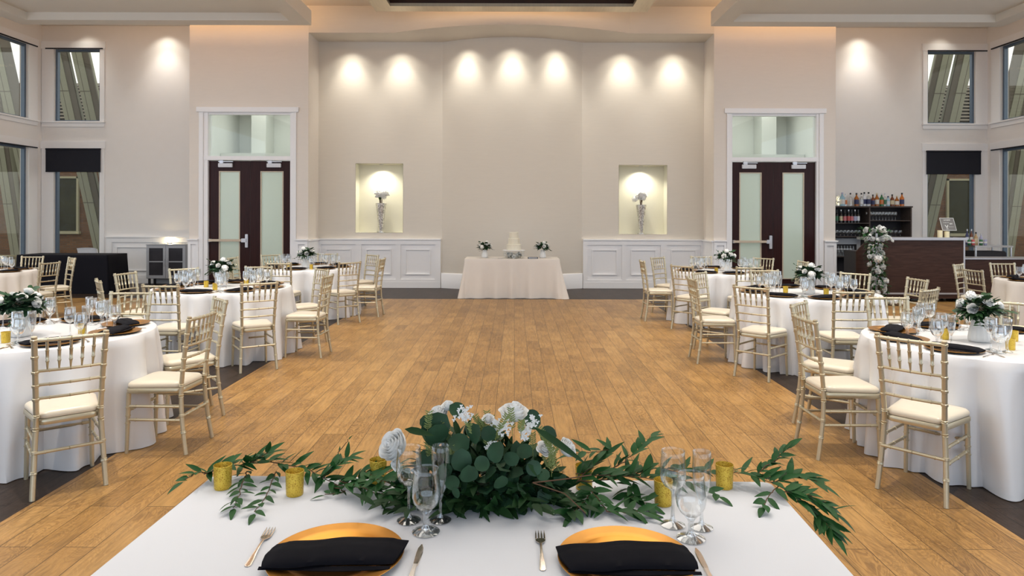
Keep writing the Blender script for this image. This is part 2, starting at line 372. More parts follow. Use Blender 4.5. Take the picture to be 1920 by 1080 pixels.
# wainscot
def wainscot(name, x0, x1, Y, zc, recess, zr=(.19,.96), mw=.025, inset=.10):
    mb = MB(); mb.box(x0,x1,Y-.012,Y,0,zc-.03)
    mb.box(x0,x1,Y-.045,Y-.012,zr[1],zc-.03).box(x0,x1,Y-.045,Y-.012,.14,zr[0]).box(x0,x1,Y-.052,Y-.012,0,.14)
    mb.box(x0-.005,x1+.005,Y-.075,Y,zc-.03,zc)
    e = [x0]+[q for r in recess for q in r]+[x1]
    for i in range(0,len(e),2):
        if e[i+1]-e[i] > .01: mb.box(e[i],e[i+1],Y-.045,Y-.012,zr[0],zr[1])
    for a,b in recess:
        if b-a < .45: continue
        a+=inset; b-=inset; c=zr[0]+.10; d=zr[1]-.10
        for p,q,r,s in ((a,b,d-mw,d),(a,b,c,c+mw),(a,a+mw,c+mw,d-mw),(b-mw,b,c+mw,d-mw)): mb.box(p,q,Y-.042,Y-.012,r,s)
    return struct(mb.build(name, M['trim'], smooth=0, bevel=.003))
h=.38
wainscot('trim_5', -4.36, NB-1.58, WN, 1.09, [(c-h,c+h) for c in (-3.91,-3.02,-2.15)])
wainscot('trim_6', NB+1.58, 4.20, WN, 1.09, [(c-h,c+h) for c in (2.0,2.86,3.75)])
wainscot('trim_7', -9.55, -6.87, WB, 1.10, [(-9.42,-8.30),(-8.15,-7.0)])
wainscot('trim_8', 6.77, 9.5, WB, 1.10, [(6.9,8.0),(8.15,9.35)])
wainscot('trim_9', -6.87, -6.66, WD, 1.10, [(-6.82,-6.71)], (.19,.99))
wainscot('trim_10', -4.61, -4.36, WD, 1.10, [(-4.56,-4.42)], (.19,.99))
wainscot('trim_11', 4.20, 4.46, WD, 1.10, [(4.26,4.41)], (.19,.99))
wainscot('trim_12', 6.53, 6.77, WD, 1.10, [(6.58,6.72)], (.19,.99))
for nm,X,sg in (('trim_13',-4.36,1),('trim_14',4.20,-1)):
    struct(MB().box(min(X,X+sg*.03),max(X,X+sg*.03),WD,WN,0,1.06).box(min(X,X+sg*.055),max(X,X+sg*.055),WD-.02,WN,1.06,1.09).build(nm, M['trim'], smooth=0))
for nm,X,sg in (('trim_15',-6.87,-1),('trim_16',6.77,1)):
    struct(MB().box(min(X,X+sg*.03),max(X,X+sg*.03),WD,WB,0,1.07).box(min(X,X+sg*.055),max(X,X+sg*.055),WD-.02,WB,1.07,1.10).build(nm, M['trim'], smooth=0))
xs = [NB-1.57+3.14*i/24 for i in range(25)]
mb = MB(); 
for z,dy in ((0,.03),(.21,.03),(.225,.012),(.225,0)): pass
mb.grid([[(x,yn(x)-.035,0) for x in xs],[(x,yn(x)-.035,.30) for x in xs],[(x,yn(x)-.02,.33) for x in xs],[(x,yn(x),.335) for x in xs]])
struct(mb.build('baseboard_back', M['trim'], smooth=25))

# doors
def door(name, dx, leaf1, leaf2, g1, g2, jam):
    root = empty(name, ((dx[0]+dx[1])/2, WD, 0)); struct(root); ox = root.location.x
    def L(x): return x-ox
    a,b = L(dx[0]),L(dx[1]); mb = MB()
    mb.box(a-.09,a,-.03,.0,0,DZ).box(b,b+.09,-.03,0,0,DZ).box(a-.10,b+.10,-.03,0,DZ-.01,DZ+.02).box(a-.14,b+.14,-.045,0,DZ+.0,DZ+.10)
    mb.box(a,L(leaf1[0])-.002,.0,.19,0,DZ) if L(leaf1[0])-a > .03 else None
    mb.box(L(leaf2[1])+.002,b,.0,.19,0,DZ) if b-L(leaf2[1]) > .03 else None
    mb.build('casing', M['trim'], root, smooth=0, bevel=.003)
    MB().box(a,b,-.01,.15,2.765,2.85).box(a,b,.02,.14,3.73,DZ).build('mullion', M['trim'], root, smooth=0, bevel=.003)
    MB().box(a+.01,b-.01,.08,.088,2.85,3.73).build('transom_pane', M['transom'], root, smooth=0)
    for n,(lf,g) in enumerate(((leaf1,g1),(leaf2,g2))):
        x0,x1 = L(lf[0])+.003,L(lf[1])-.003; p,q = L(g[0]),L(g[1]); zt=2.755; y0,y1=.06,.105; gz0,gz1=.28,2.535
        d = MB().box(x0,p,y0,y1,.01,zt).box(q,x1,y0,y1,.01,zt).box(p,q,y0,y1,gz1,zt).box(p,q,y0,y1,.01,gz0).build('door_leaf', M['door'], root, smooth=0)
        mb = MB(); e=.018
        mb.box(p-.004,p+e,y0-.008,y0+.01,gz0,gz1).box(q-e,q+.004,y0-.008,y0+.01,gz0,gz1).box(p+e,q-e,y0-.008,y0+.01,gz1-e,gz1).box(p+e,q-e,y0-.008,y0+.01,gz0,gz0+e)
        mb.build('glazing_bead', M['barwood'], d, smooth=0)
        MB().box(p,q,y0+.015,y0+.022,gz0,gz1).build('frosted_pane', M['frost'], d, smooth=0)
        cx = (x0+x1)/2 - .08 if n==0 else (x0+x1)/2 + .08
        c = MB().box(cx-.15,cx+.15,y0-.05,y0,2.615,2.70).build('door_closer', M['closer'], d, smooth=0, bevel=.006)
        MB().box(cx-.14,cx+.17,y0-.06,y0-.035,2.725,2.74).box(cx-.12,cx-.04,y0-.05,y0,2.70,2.76).build('arm', M['steel'], c, smooth=0)
        if n == 0:
            bar = MB().box(x0+.02,x1-.16,y0-.09,y0-.03,1.045,1.095).build('push_bar', M['barwood'], d, smooth=0, bevel=.006)
            MB().box(x1-.16,x1-.06,y0-.085,y0,1.03,1.11).box(x1-.09,x1-.03,y0-.05,y0,.92,1.20).build('latch_case', M['steel'], bar, smooth=0, bevel=.006)
            MB().box(x0+.01,x0+.06,y0-.07,y0,1.04,1.10).build('bar_bracket', M['steel'], bar, smooth=0)
    return root
door('door_1', DL, (-6.478,-5.605), (-5.605,-4.745), (-6.264,-5.824), (-5.384,-4.905), 0)
door('door_2', DR, (4.594,5.478), (5.478,6.366), (4.763,5.226), (5.677,6.129), 0)
for i,(a,b) in enumerate(((-6.86,-4.37),(4.22,6.76))):
    y0,y1 = WD+.21,WB+1.0
    mb = MB().quad((a,y1,0),(b,y1,0),(b,y1,4.3),(a,y1,4.3)).quad((a,y0,0),(a,y1,0),(a,y1,4.3),(a,y0,4.3)).quad((b,y0,0),(b,y0,4.3),(b,y1,4.3),(b,y1,0)).quad((a,y0,4.3),(b,y0,4.3),(b,y1,4.3),(a,y1,4.3)).quad((a,y0,0),(b,y0,0),(b,y1,0),(a,y1,0))
    mb.box(a if i==1 else b-.01, b if i==0 else a+.01, y1-.5, y1, 0, 4.3)
    sx = (-6.35,-6.0) if i==0 else (5.95,6.3)
    mb.box(sx[0],sx[1],y1-.55,y1-.01,0,4.25).box(a+.01,b-.01,y1-1.1,y1-.02,2.9,3.05)
    struct(mb.build('wall_corridor', M['corr'], smooth=0))

# windows
def window(name, axis, pos, u0, u1, z0, z1, sg=1, head=True, sill=True, corner=None):
    """axis 'y': wall at y=pos facing -y, u=x.  axis 'x': wall at x=pos, u=y, room on side sg"""
    root = empty(name, (0,0,0)); struct(root)
    def fix(mb):
        if axis == 'x': mb.v = [(pos + sg*-v[1], v[0], v[2]) for v in mb.v]
        else: mb.v = [(v[0], pos+v[1], v[2]) for v in mb.v]
        return mb
    cw = .11; c0 = u0-(.28 if corner=='lo' else cw); c1 = u1+(.28 if corner=='hi' else cw)
    mb = MB().box(c0,u0,-.025,0,z0-.04,z1+.0).box(u1,c1,-.025,0,z0-.04,z1)
    mb.box(c0-.02,c1+.02,-.035,0,z1,z1+.17)
    fix(mb).build('casing', M['trim'], root, smooth=0, bevel=.003, fix=True)
    fix(MB().box(c0-.02,c1+.02,-.07,.06,z0-.035,z0).box(c0,c1,-.03,0,z0-.13,z0-.035)).build('sill', M['trim'], root, smooth=0, bevel=.003, fix=True)
    f = .05; mb = MB().box(u0,u0+f,.05,.13,z0,z1).box(u1-f,u1,.05,.13,z0,z1).box(u0+f,u1-f,.05,.13,z1-f,z1).box(u0+f,u1-f,.05,.13,z0,z0+f*.7)
    fr = fix(mb).build('sash_frame', M['alu'], root, smooth=0, fix=True)
    p = fix(MB().box(u0+f,u1-f,.088,.094,z0+f*.7,z1-f)).build('pane', M['pane'], fr, smooth=0, fix=True)
    if head: fix(MB().box(c0+.1,c1-.03,-.05,-.03,z1-.012,z1+.012)).build('blind_rail', M['blind'], root, smooth=0, fix=True)
    return root
window('window_1','y',WB,WL[0],WL[1],*WINU, corner='lo'); window('window_2','y',WB,WL[0],WL[1],*WINL, head=False, corner='lo')
window('window_3','y',WB,WR[0],WR[1],*WINU, corner='hi'); window('window_4','y',WB,WR[0],WR[1],*WINL, head=False, corner='hi')
window('window_5','x',XL,12.4,15.55,*WINU, sg=-1*-1, corner='hi'); window('window_6','x',XL,12.4,15.55,*WINL, sg=1, corner='hi')
window('window_7','x',XR,12.4,15.55,*WINU, sg=-1, corner='hi'); window('window_8','x',XR,12.4,15.55,*WINL, sg=-1, corner='hi')
for a,b,lb in ((-10.96,-9.68,'left'),(9.62,10.89,'right')):
    t = empty('roller_blind', ((a+b)/2, WB-.05, 2.6)); w=(b-a)/2
    MB().box(-w,w,-.006,.0,0,.53).build('blind_fabric', M['blind'], t, smooth=0); MB().box(-w,w,-.012,.006,0,.03).build('bottom_rail', M['blind'], t, smooth=0, bevel=.003)
    MB().tube([(-w,0,.535),(w,0,.535)], .022, 10).build('roller', M['blind'], t)
    tag(t, f'charcoal roller blind half lowered in the lower {lb} back window', 'blind', 'roller blinds')

# ------------------------------------------------------------------ outside
struct(MB().box(-40,40,16.6,60,-.3,-.05).build('ground', M['paving'], smooth=0))
struct(MB().box(-40,-11.6,0,16.6,-.3,-.05).box(11.6,40,0,16.6,-.3,-.05).build('ground', M['paving'], smooth=0))
for sd in (-1,1):
    X = lambda x: CX + sd*x
    side = 'left' if sd < 0 else 'right'
    t = empty('brick_building', (X(17), 24, 0)); tag(t, f'brown brick building outside the {side} windows', 'building', 'brick buildings outside')
    MB().box(-12,9,0,.4,-.05,4.0).build('brick_wall', M['brick'], t, smooth=0)
    for k,(wx,w) in enumerate(((1.3*-sd*-1*-1,1.45),(1.3*sd+2.6*sd,1.6),(1.3*sd+6*sd,1.8))):
        wx = -sd*1.05 if k==0 else wx
        f = MB().box(wx-w/2,wx-w/2+.07,-.08,0,1.0,2.95).box(wx+w/2-.07,wx+w/2,-.08,0,1.0,2.95).box(wx-w/2,wx+w/2,-.08,0,2.88,2.95).box(wx-w/2-.05,wx+w/2+.05,-.12,0,.93,1.03).build('window', M['frame_o'], t, smooth=0)
        MB().box(wx-w/2+.07,wx+w/2-.07,-.03,-.01,1.03,2.88).build('pane', M['glass_o'], f, smooth=0)
    mb = MB()
    for k in range(21): mb.add([(-14,1.5,3.95+.125*k),(9,1.5,3.95+.125*k),(9,1.62,4.03+.125*k),(-14,1.62,4.03+.125*k)],[(0,1,2,3)])
    for k in range(21): mb.box(-14,9,1.44,1.5,3.95+.125*k,3.95+.125*k+.055)
    mb.build('louver_screen', M['louver'], t, smooth=0); MB().box(-14,9,1.8,1.9,3.9,6.5).build('screen_backing', M['beam_d'], t, smooth=0)
    if sd > 0:   # mirrored windows for the right
        pass
    # raking columns: (px offset centre at y=95, width)
    for n,(c,yy,sl,fw_) in enumerate(((859,17.4,.225,.15),(819,17.45,.225,.15),(969,17.5,.225,.24),(990,19.6,.15,.10))):
        f_ = yy/1280; xc = c*f_; zt = 1.6+310*f_
        ztop = 7.6; zbot = -.05; w=.128
        def xat(z): return xc - sl*(zt-z)          # distance from the centre line
        col = empty('raking_column', (X(xat(zbot)), yy, zbot)); bx = col.location.x
        tag(col, f'slanted sage-clad column outside the {side} windows, ' + ('second from the wall end of the back window','nearest the wall end of the back window','seen through the upper side window','seen through the lower side window')[n], 'column', 'raking columns outside')
        def P(z, d): return X(xat(z)+d)-bx
        lo = MB(); d0 = -w; d1 = w
        lo.prism([(P(zbot,d0),0),(P(zbot,d1),0),(P(ztop,d1),ztop-zbot),(P(ztop,d0),ztop-zbot)], 'y', 0, .42)
        lo.build('column_cladding', M['beam_o'], col, smooth=0, fix=True)
        mb = MB()
        for s_ in (0.02,): mb.prism([(P(zbot,s_-.006),0),(P(zbot,s_+.006),0),(P(ztop,s_+.006),ztop-zbot),(P(ztop,s_-.006),ztop-zbot)], 'y', -.003, .002)
        for zz in (1.9,4.75): mb.prism([(P(zz,d0),zz-zbot),(P(zz,d1),zz-zbot),(P(zz,d1),zz+.02-zbot),(P(zz,d0),zz+.02-zbot)], 'y', -.003, .002)
        mb.build('joint_line', M['beam_d'], col, smooth=0, fix=True)
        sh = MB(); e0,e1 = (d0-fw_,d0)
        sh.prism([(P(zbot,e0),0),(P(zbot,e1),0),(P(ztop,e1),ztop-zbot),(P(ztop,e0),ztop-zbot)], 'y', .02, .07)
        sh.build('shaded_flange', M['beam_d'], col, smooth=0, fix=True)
    # a brick pier beside the side window
    bp = MB().box(-.09,.09,-.2,.2,0,8).build('brick_pier', M['brick'], loc=(X(14.35), 20.2, -.05), smooth=0)
    tag(bp, f'narrow brick pier outside the {side} side window', 'pier', 'brick piers outside')

# ------------------------------------------------------------------ chairs
def bamboo(mb, P, r, rings, n=8, taper=(1,1), steps=6):
    S = [(i/steps, 0) for i in range(steps+1)]
    d = .010
    for t in rings: S += [(t-d,0),(t-d*.7,1),(t+d*.7,1),(t+d,0)]
    S = sorted((max(0,min(1,t)),b) for t,b in S)
    pts = [P(t) for t,_ in S]; rad = [r*(taper[0]+(taper[1]-taper[0])*t)*(1.27 if b else 1) for t,b in S]
    mb.tube(pts, rad, n)
def lerp(a,b,t): return tuple(a[i]+(b[i]-a[i])*t for i in range(3))
def seat_outline(k=1., grow=0.):
    pts = []
    fw,bw,fd,bd,rc = .187+grow,.158+grow,.195+grow,-.185-grow,.055
    for cx,cy,a0 in ((fw-rc,fd-rc,0),(-(fw-rc),fd-rc,90),(-(bw-rc),bd+rc,180),(bw-rc,bd+rc,270)):
        for q in range(0,91,18):
            a = math.radians(a0+q); pts.append((cx+rc*math.cos(a), cy+rc*math.sin(a)))
    return [(x*k,y*k) for x,y in pts]
def make_chair():
    root = empty('chiavari_chair')
    mb = MB(); rows = []
    for k,z in ((.90,.438),(.985,.441),(1.0,.450),(.985,.463),(.93,.474),(.75,.481),(.4,.484),(.05,.485)): rows.append([(x,y,z) for x,y in seat_outline(k)])
    n = len(rows[0]); vs = [p for r_ in rows for p in r_]
    fs = [(i*n+k,i*n+(k+1)%n,(i+1)*n+(k+1)%n,(i+1)*n+k) for i in range(len(rows)-1) for k in range(n)] + [tuple(range((len(rows)-1)*n,len(rows)*n)), tuple(range(n-1,-1,-1))]
    mb.add(vs, fs).build('seat_cushion', M['cushion'], root, smooth=60)
    mb = MB(); rows = [[(x,y,z) for x,y in seat_outline(1.,g)] for g,z in ((-.006,.402),(0,.404),(.003,.410),(.003,.430),(-.002,.438))]
    vs = [p for r_ in rows for p in r_]
    fs = [(i*n+k,i*n+(k+1)%n,(i+1)*n+(k+1)%n,(i+1)*n+k) for i in range(len(rows)-1) for k in range(n)] + [tuple(range((len(rows)-1)*n,len(rows)*n)), tuple(range(n-1,-1,-1))]
    mb.add(vs, fs).build('seat_frame', M['chair'], root, smooth=40)
    def post(s):
        def P(t):
            z = .92*t
            if z < .43: k = z/.43; return (s*(.180+(.157-.180)*k), -.225+(.045)*math.sin(k*PI/2), z)
            k = (z-.43)/.49; return (s*(.157+(.175-.157)*k**1.2), -.18-.065*k**1.3, z)
        return P
    for s in (-1,1):
        mb = MB(); bamboo(mb, post(s), .0155, (.16,.28,.42,.50,.605,.69,.775,.87,.975), 8, (.95,1.0), 12); mb.build('leg', M['chair'], root, smooth=50)
        mb = MB(); bamboo(mb, lambda t: (s*(.172-.008*t), .186-.010*t, .405*t), .0135, (.50,.62,.76), 8, (.92,1.12), 3); mb.build('leg', M['chair'], root, smooth=50)
    def back(z, t): 
        k = (z-.43)/.49; hw = .157+.018*max(k,0)**1.2; y = -.18-.065*max(k,0)**1.3
        return (-hw+2*hw*t, y-.016*math.sin(PI*t), z)
    mb = MB(); bamboo(mb, lambda t: back(.897,t), .0112, (.18,.34,.5,.66,.82), 8, (1,1), 8); mb.build('top_rail', M['chair'], root, smooth=50)
    for z in (.720,.640,.562):
        mb = MB(); bamboo(mb, lambda t: back(z,t), .0088, (.2,.5,.8), 6, (1,1), 8); mb.build('back_rail', M['chair'], root, smooth=50)
    for t in (.17,.335,.5,.665,.83):
        a = back(.892,t); b = back(.722,t); mb = MB()
        S = [(0,.0085),(.30,.0082),(.31,.0110),(.35,.0110),(.36,.0095),(.66,.0088),(.67,.0108),(.71,.0108),(.72,.0085),(1,.0042)]
        mb.tube([lerp(a,b,q) for q,_ in S], [r_ for _,r_ in S], 6); mb.build('spindle', M['chair'], root, smooth=50)
    def st(a, b, r=.0095):
        mb = MB(); bamboo(mb, lambda t: lerp(a,b,t), r, (.15,.5,.85), 6, (1,1), 2); mb.build('stretcher', M['chair'], root, smooth=50)
    for s in (-1,1):
        st((s*.168,.182,.315),(s*.164,-.193,.315)); st((s*.169,.183,.225),(s*.169,-.203,.225))
    st((-.168,.180,.285),(.168,.180,.285)); st((-.167,-.200,.255),(.167,-.200,.255))
    return root
CH = Proto(make_chair())

# ------------------------------------------------------------------ cloths
def round_cloth(name, c, seed, m, r0=.765, zt=.762, amp=.14, nf=19, legs=()):
    rr = random.Random(seed); ph=[rr.uniform(0,6.28) for _ in range(6)]; n=320
    def ridge(q):
        w = abs(math.cos(.5*round(nf)*q + ph[0] + .8*math.sin(2*q+ph[1]) + .6*math.sin(3*q+ph[2])))
        v = .5+.5*math.cos((nf//2)*q + ph[3] + 1.1*math.sin(2*q+ph[4]))
        return .70*w**1.15 + .30*v**1.5
    rows = []
    for r in (.02,.25,.5,.68,.745): rows.append([(r*math.cos(2*PI*k/n), r*math.sin(2*PI*k/n), zt) for k in range(n)])
    for r,z in ((r0-.008,zt-.001),(r0-.002,zt-.006)): rows.append([(r*math.cos(2*PI*k/n), r*math.sin(2*PI*k/n), z) for k in range(n)])
    for i in range(1,15):
        t = i/14; z = (zt-.012)*(1-t)+.004*t; row=[]
        for k in range(n):
            q = 2*PI*k/n; f = ridge(q + .05*t*math.sin(5*q+ph[5]))
            r = r0 - .045*t**.6*(1-f) + amp*f*t**.75
            for ql,rl in legs:
                dq = abs((q-ql+PI)%(2*PI)-PI)
                if dq < .3: r = min(r, max(rl-.028,.70) + 9.*max(0,dq-.02)**2)
            row.append((r*math.cos(q), r*math.sin(q), z))
        rows.append(row)
    vs = [p for r_ in rows for p in r_]
    fs = [(i*n+k,(i+1)*n+k,(i+1)*n+(k+1)%n,i*n+(k+1)%n) for i in range(len(rows)-1) for k in range(n)] + [tuple(range(n))]
    return MB().add(vs, fs).build(name, m, smooth=60, loc=(c[0],c[1],0))
def rect_cloth(name, m, loc, hx, hy, zt, seed, flare=.02, amp=.02, corner=.08, rz=0, rc=.03):
    rr = random.Random(seed); per = []
    def side(a, b, nx, ny, cnt):
        for i in range(cnt): 
            t = i/cnt; per.append((a[0]+(b[0]-a[0])*t, a[1]+(b[1]-a[1])*t, nx, ny, 0))
    def cornr(cx, cy, a0):
        for i in range(8):
            a = math.radians(a0+90*i/8); per.append((cx+rc*math.cos(a), cy+rc*math.sin(a), math.cos(a), math.sin(a), math.sin(PI*i/8)))
    X,Y = hx-rc,hy-rc
    side((hx,-Y),(hx,Y),1,0,26); cornr(X,Y,0); side((X,hy),(-X,hy),0,1,52); cornr(-X,Y,90); side((-hx,Y),(-hx,-Y),-1,0,26); cornr(-X,-Y,180); side((-X,-hy),(X,-hy),0,-1,52); cornr(X,-Y,270)
    n = len(per); ph=[rr.uniform(0,6.28) for _ in range(4)]
    S=[0]
    for i in range(1,n): S.append(S[-1]+math.hypot(per[i][0]-per[i-1][0],per[i][1]-per[i-1][1]))
    T=S[-1]; rows=[[(x,y,zt) for x,y,_,_,_ in per]]
    for i in range(0,14):
        t=i/13; z=(zt-.008)*(1-t)+.003*t; row=[]
        for k,(x,y,nx,ny,cn) in enumerate(per):
            q=2*PI*S[k]/T; w=.5+.5*math.sin(13*q+ph[0]+1.5*math.sin(3*q+ph[1])); w2=.5+.5*math.sin(29*q+ph[2])
            near=max(0,1-min(math.hypot(abs(x)-hx,abs(y)-hy),.35)/.35)
            d=.004+flare*t+amp*t*(w**2*.8+.2*w2)+corner*t**1.3*(cn if cn>0 else near**2*.55)
            row.append((x+nx*d,y+ny*d,z))
        rows.append(row)
    vs=[p for r_ in rows for p in r_]; fs=[(i*n+k,(i+1)*n+k,(i+1)*n+(k+1)%n,i*n+(k+1)%n) for i in range(len(rows)-1) for k in range(n)]
    fs.append(tuple(range(n)))
    return MB().add(vs,fs).build(name, m, smooth=50, loc=loc, rz=rz)

# ------------------------------------------------------------------ tableware
def glassware(kind, n, parts=True, M1='glass'):
    """bowl / stem / foot by lathe, standing at z=0"""
    if kind == 'wine_glass':      # .204 tall
        bowl = [(.004,.098),(.014,.101),(.024,.109),(.032,.122),(.0352,.136),(.0355,.150),(.0345,.170),(.0325,.190),(.0315,.204)]; stem=[(.011,.0105),(.006,.020),(.0042,.040),(.0042,.075),(.0055,.092),(.010,.0985)]; fr=.033
    elif kind == 'champagne_flute':
        bowl = [(.003,.070),(.009,.076),(.016,.092),(.0215,.115),(.0245,.140),(.0253,.165),(.0250,.190),(.0243,.207)]; stem=[(.010,.0105),(.0058,.020),(.0042,.038),(.0048,.060),(.008,.0715)]; fr=.030
    else:                         # water goblet
        bowl = [(.004,.058),(.016,.061),(.028,.070),(.0365,.086),(.0395,.102),(.0390,.118),(.0365,.140),(.0345,.158),(.0338,.170)]; stem=[(.014,.0115),(.0085,.018),(.0065,.028),(.0085,.036),(.0065,.043),(.010,.052),(.016,.0585)]; fr=.037
    foot = [(.001,.0),(fr*.9,.0),(fr,.0015),(fr,.003),(fr*.8,.006),(fr*.5,.009),(.010,.0115),(.001,.012)]
    root = empty(kind)
    if parts:
        inn = [(max(r-.0011,.001),z+(.0012 if i<2 else 0)) for i,(r,z) in enumerate(bowl)]
        MB().lathe(bowl+[(bowl[-1][0]-.0006,bowl[-1][1]+.0006)]+inn[::-1], n).build('bowl', M[M1], root, smooth=60)
        MB().lathe([(max(stem[0][0],.001),.0105)]+stem, max(10,n//2)).build('stem', M['stem'] if M1=='glass' else M[M1], root, smooth=60)
        MB().lathe(foot, n).build('foot', M['stem'] if M1=='glass' else M[M1], root, smooth=60)
        return root
    bpy.data.objects.remove(root)
    mb = MB().lathe(foot[3:] , n).lathe(stem, 6).lathe(bowl, n); return mb.build(kind, M['glass_far'], smooth=60)
G_HEAD = {k: Proto(glassware(k, 40)) for k in ('wine_glass','champagne_flute','water_goblet')}
G_MID = {k: Proto(glassware(k, 18, True, 'glass_far')) for k in ('wine_glass','champagne_flute','water_goblet')}
G_FAR = {k: Proto(glassware(k, 12, False)) for k in ('wine_glass','champagne_flute','water_goblet')}
def make_charger():
    t = empty('charger_plate')
    MB().lathe([(.001,.004),(.095,.004),(.108,.0065),(.118,.010)], 64).lathe([(.001,0.0),(.09,0.0),(.105,.002)],64).build('well', M['charger'], t, smooth=30)
    MB().lathe([(.118,.010),(.121,.0115),(.140,.0125),(.161,.0155),(.165,.0158),(.1655,.0145),(.161,.0125),(.120,.006),(.105,.002)], 64).build('rim', M['charger'], t, smooth=30)
    return t
CHG = Proto(make_charger())
def make_napkin(seed=1, shear=.2):
    rr = random.Random(seed); t = empty('folded_napkin')
    L,W = .162,.058; rows=[]
    nu=28
    # cross-section: closed loop (y,z) of a soft flat roll with a crease on top
    def sect(u):
        e = abs(u); dr = -.010*max(0,e-.78)/.22; th=.024*(1-.32*e**4); skew = .012*u
        P=[(-W,.002),(-W-.006,th*.30),(-W-.003,th*.62),(-W+.016,th*.86),(-.010,th*.98),(.012,th*1.0),(.016,th*.86),(.034,th*.84),(W-.006,th*.74),(W+.004,th*.5),(W+.002,.004),(0,.001)]
        return [(y*(1-.10*e**3)+skew+(.004*math.sin(5*u+1)), max(z+dr*(z/.024)+.0008*math.sin(9*u+3*y*50),.0)) for y,z in P]
    secs=[]
    for i in range(nu+1):
        u=-1+2*i/nu; secs.append([(u*L+shear*y-.012*max(0,-y/W)**2*max(0,abs(u)-.7)/.3*(1 if u>0 else -1), y, z) for y,z in sect(u)])
    n=len(secs[0]); vs=[p for s in secs for p in s]; fs=[(i*n+k,i*n+(k+1)%n,(i+1)*n+(k+1)%n,(i+1)*n+k) for i in range(nu) for k in range(n)]
    fs += [tuple(range(n)), tuple(range(nu*n,(nu+1)*n))[::-1]]
    MB().add(vs,fs).build('napkin_roll', M['napkin'], t, smooth=55, fix=True, loc=(0,0,.0155))
    # folded-under layer showing below the front edge
    lo=[]
    for i in range(nu+1):
        u=-1+2*i/nu; lo.append([(u*L*.955+shear*-.060,-.060,.004),(u*L*.95+shear*-.071,-.071-.004*math.sin(3*u+seed),.0005),(u*L*.95+shear*-.070,-.070-.004*math.sin(3*u+seed),-.0015)])
    MB().grid(lo).build('folded_edge', M['napkin'], t, smooth=60, loc=(0,0,.0155))
    return t
NAP = Proto(make_napkin(1,.13)); NAP2 = Proto(make_napkin(2,-.16))
def make_fork():
    t = empty('dinner_fork')
    def strip(pts, th=.0012):
        top=[]; bot=[]
        for y,w,z in pts: top.append([(-w,y,z+th),(0,y,z+th*1.8),(w,y,z+th)]); bot.append([(w,y,z),(0,y,z-.0),(-w,y,z)])
        vs=[]; m=len(pts)
        for a,b in zip(top,bot): vs += a+b
        fs=[(i*6+k,i*6+(k+1)%6,(i+1)*6+(k+1)%6,(i+1)*6+k) for i in range(m-1) for k in range(6)]+[(0,1,2,3,4,5),tuple(range((m-1)*6,m*6))[::-1]]
        return vs,fs
    h = MB().add(*strip([(-.10,.003,.001),(-.095,.0075,.0012),(-.07,.0068,.002),(-.03,.0038,.005),(.0,.0028,.006),(.03,.0030,.005)])); h.build('handle', M['cutlery'], t, smooth=45, fix=True)
    h = MB().add(*strip([(.028,.0030,.005),(.036,.0085,.0042),(.045,.0125,.003),(.058,.013,.0022)]))
    for x in (-.0112,-.0038,.0038,.0112):
        vs,fs = strip([(.056,.0019,.0022),(.080,.0016,.0028),(.094,.0010,.0042),(.098,.0004,.005)]); h.add([(a+x,b,c) for a,b,c in vs],fs)
    h.build('tines', M['cutlery'], t, smooth=45, fix=True); return t
def make_knife():
    t = empty('dinner_knife')
    def loop(pts):
        vs=[]; m=len(pts)
        for y,w,h in pts: vs += [(-w,y,0),(w,y,0),(w*.8,y,h),(-w*.8,y,h)]
        fs=[(i*4+k,i*4+(k+1)%4,(i+1)*4+(k+1)%4,(i+1)*4+k) for i in range(m-1) for k in range(4)]+[(0,1,2,3),tuple(range((m-1)*4,m*4))[::-1]]
        return vs,fs
    MB().add(*loop([(-.115,.004,.003),(-.105,.0075,.005),(-.06,.007,.005),(-.01,.0048,.005),(.0,.006,.005)])).build('handle', M['cutlery'], t, smooth=45, fix=True)
    vs,fs = loop([(.0,.006,.004),(.015,.0075,.0022),(.06,.0085,.0018),(.085,.0075,.0016),(.105,.0015,.0012)]); MB().add([(a+(.001),b,c) for a,b,c in vs],fs).build('blade', M['cutlery'], t, smooth=45, fix=True)
    return t
FRK = Proto(make_fork()); KNF = Proto(make_knife())
def make_votive():
    t = empty('votive_candle_holder')
    MB().lathe([(.001,0),(.024,0),(.0255,.004),(.0262,.03),(.0268,.060),(.0275,.072),(.0265,.0725),(.0255,.060),(.0248,.030),(.0235,.008),(.001,.007)], 32).build('glass_cup', M['votive'], t, smooth=50)
    w = MB().lathe([(.001,.008),(.0225,.008),(.0235,.030),(.0238,.047),(.020,.048),(.001,.0475)], 20).build('candle', M['wax'], t, smooth=50)
    MB().tube([(0,0,.047),(.001,0,.056)], .0008, 5).build('wick', M['black'], w)
    return t
VOT = Proto(make_votive())

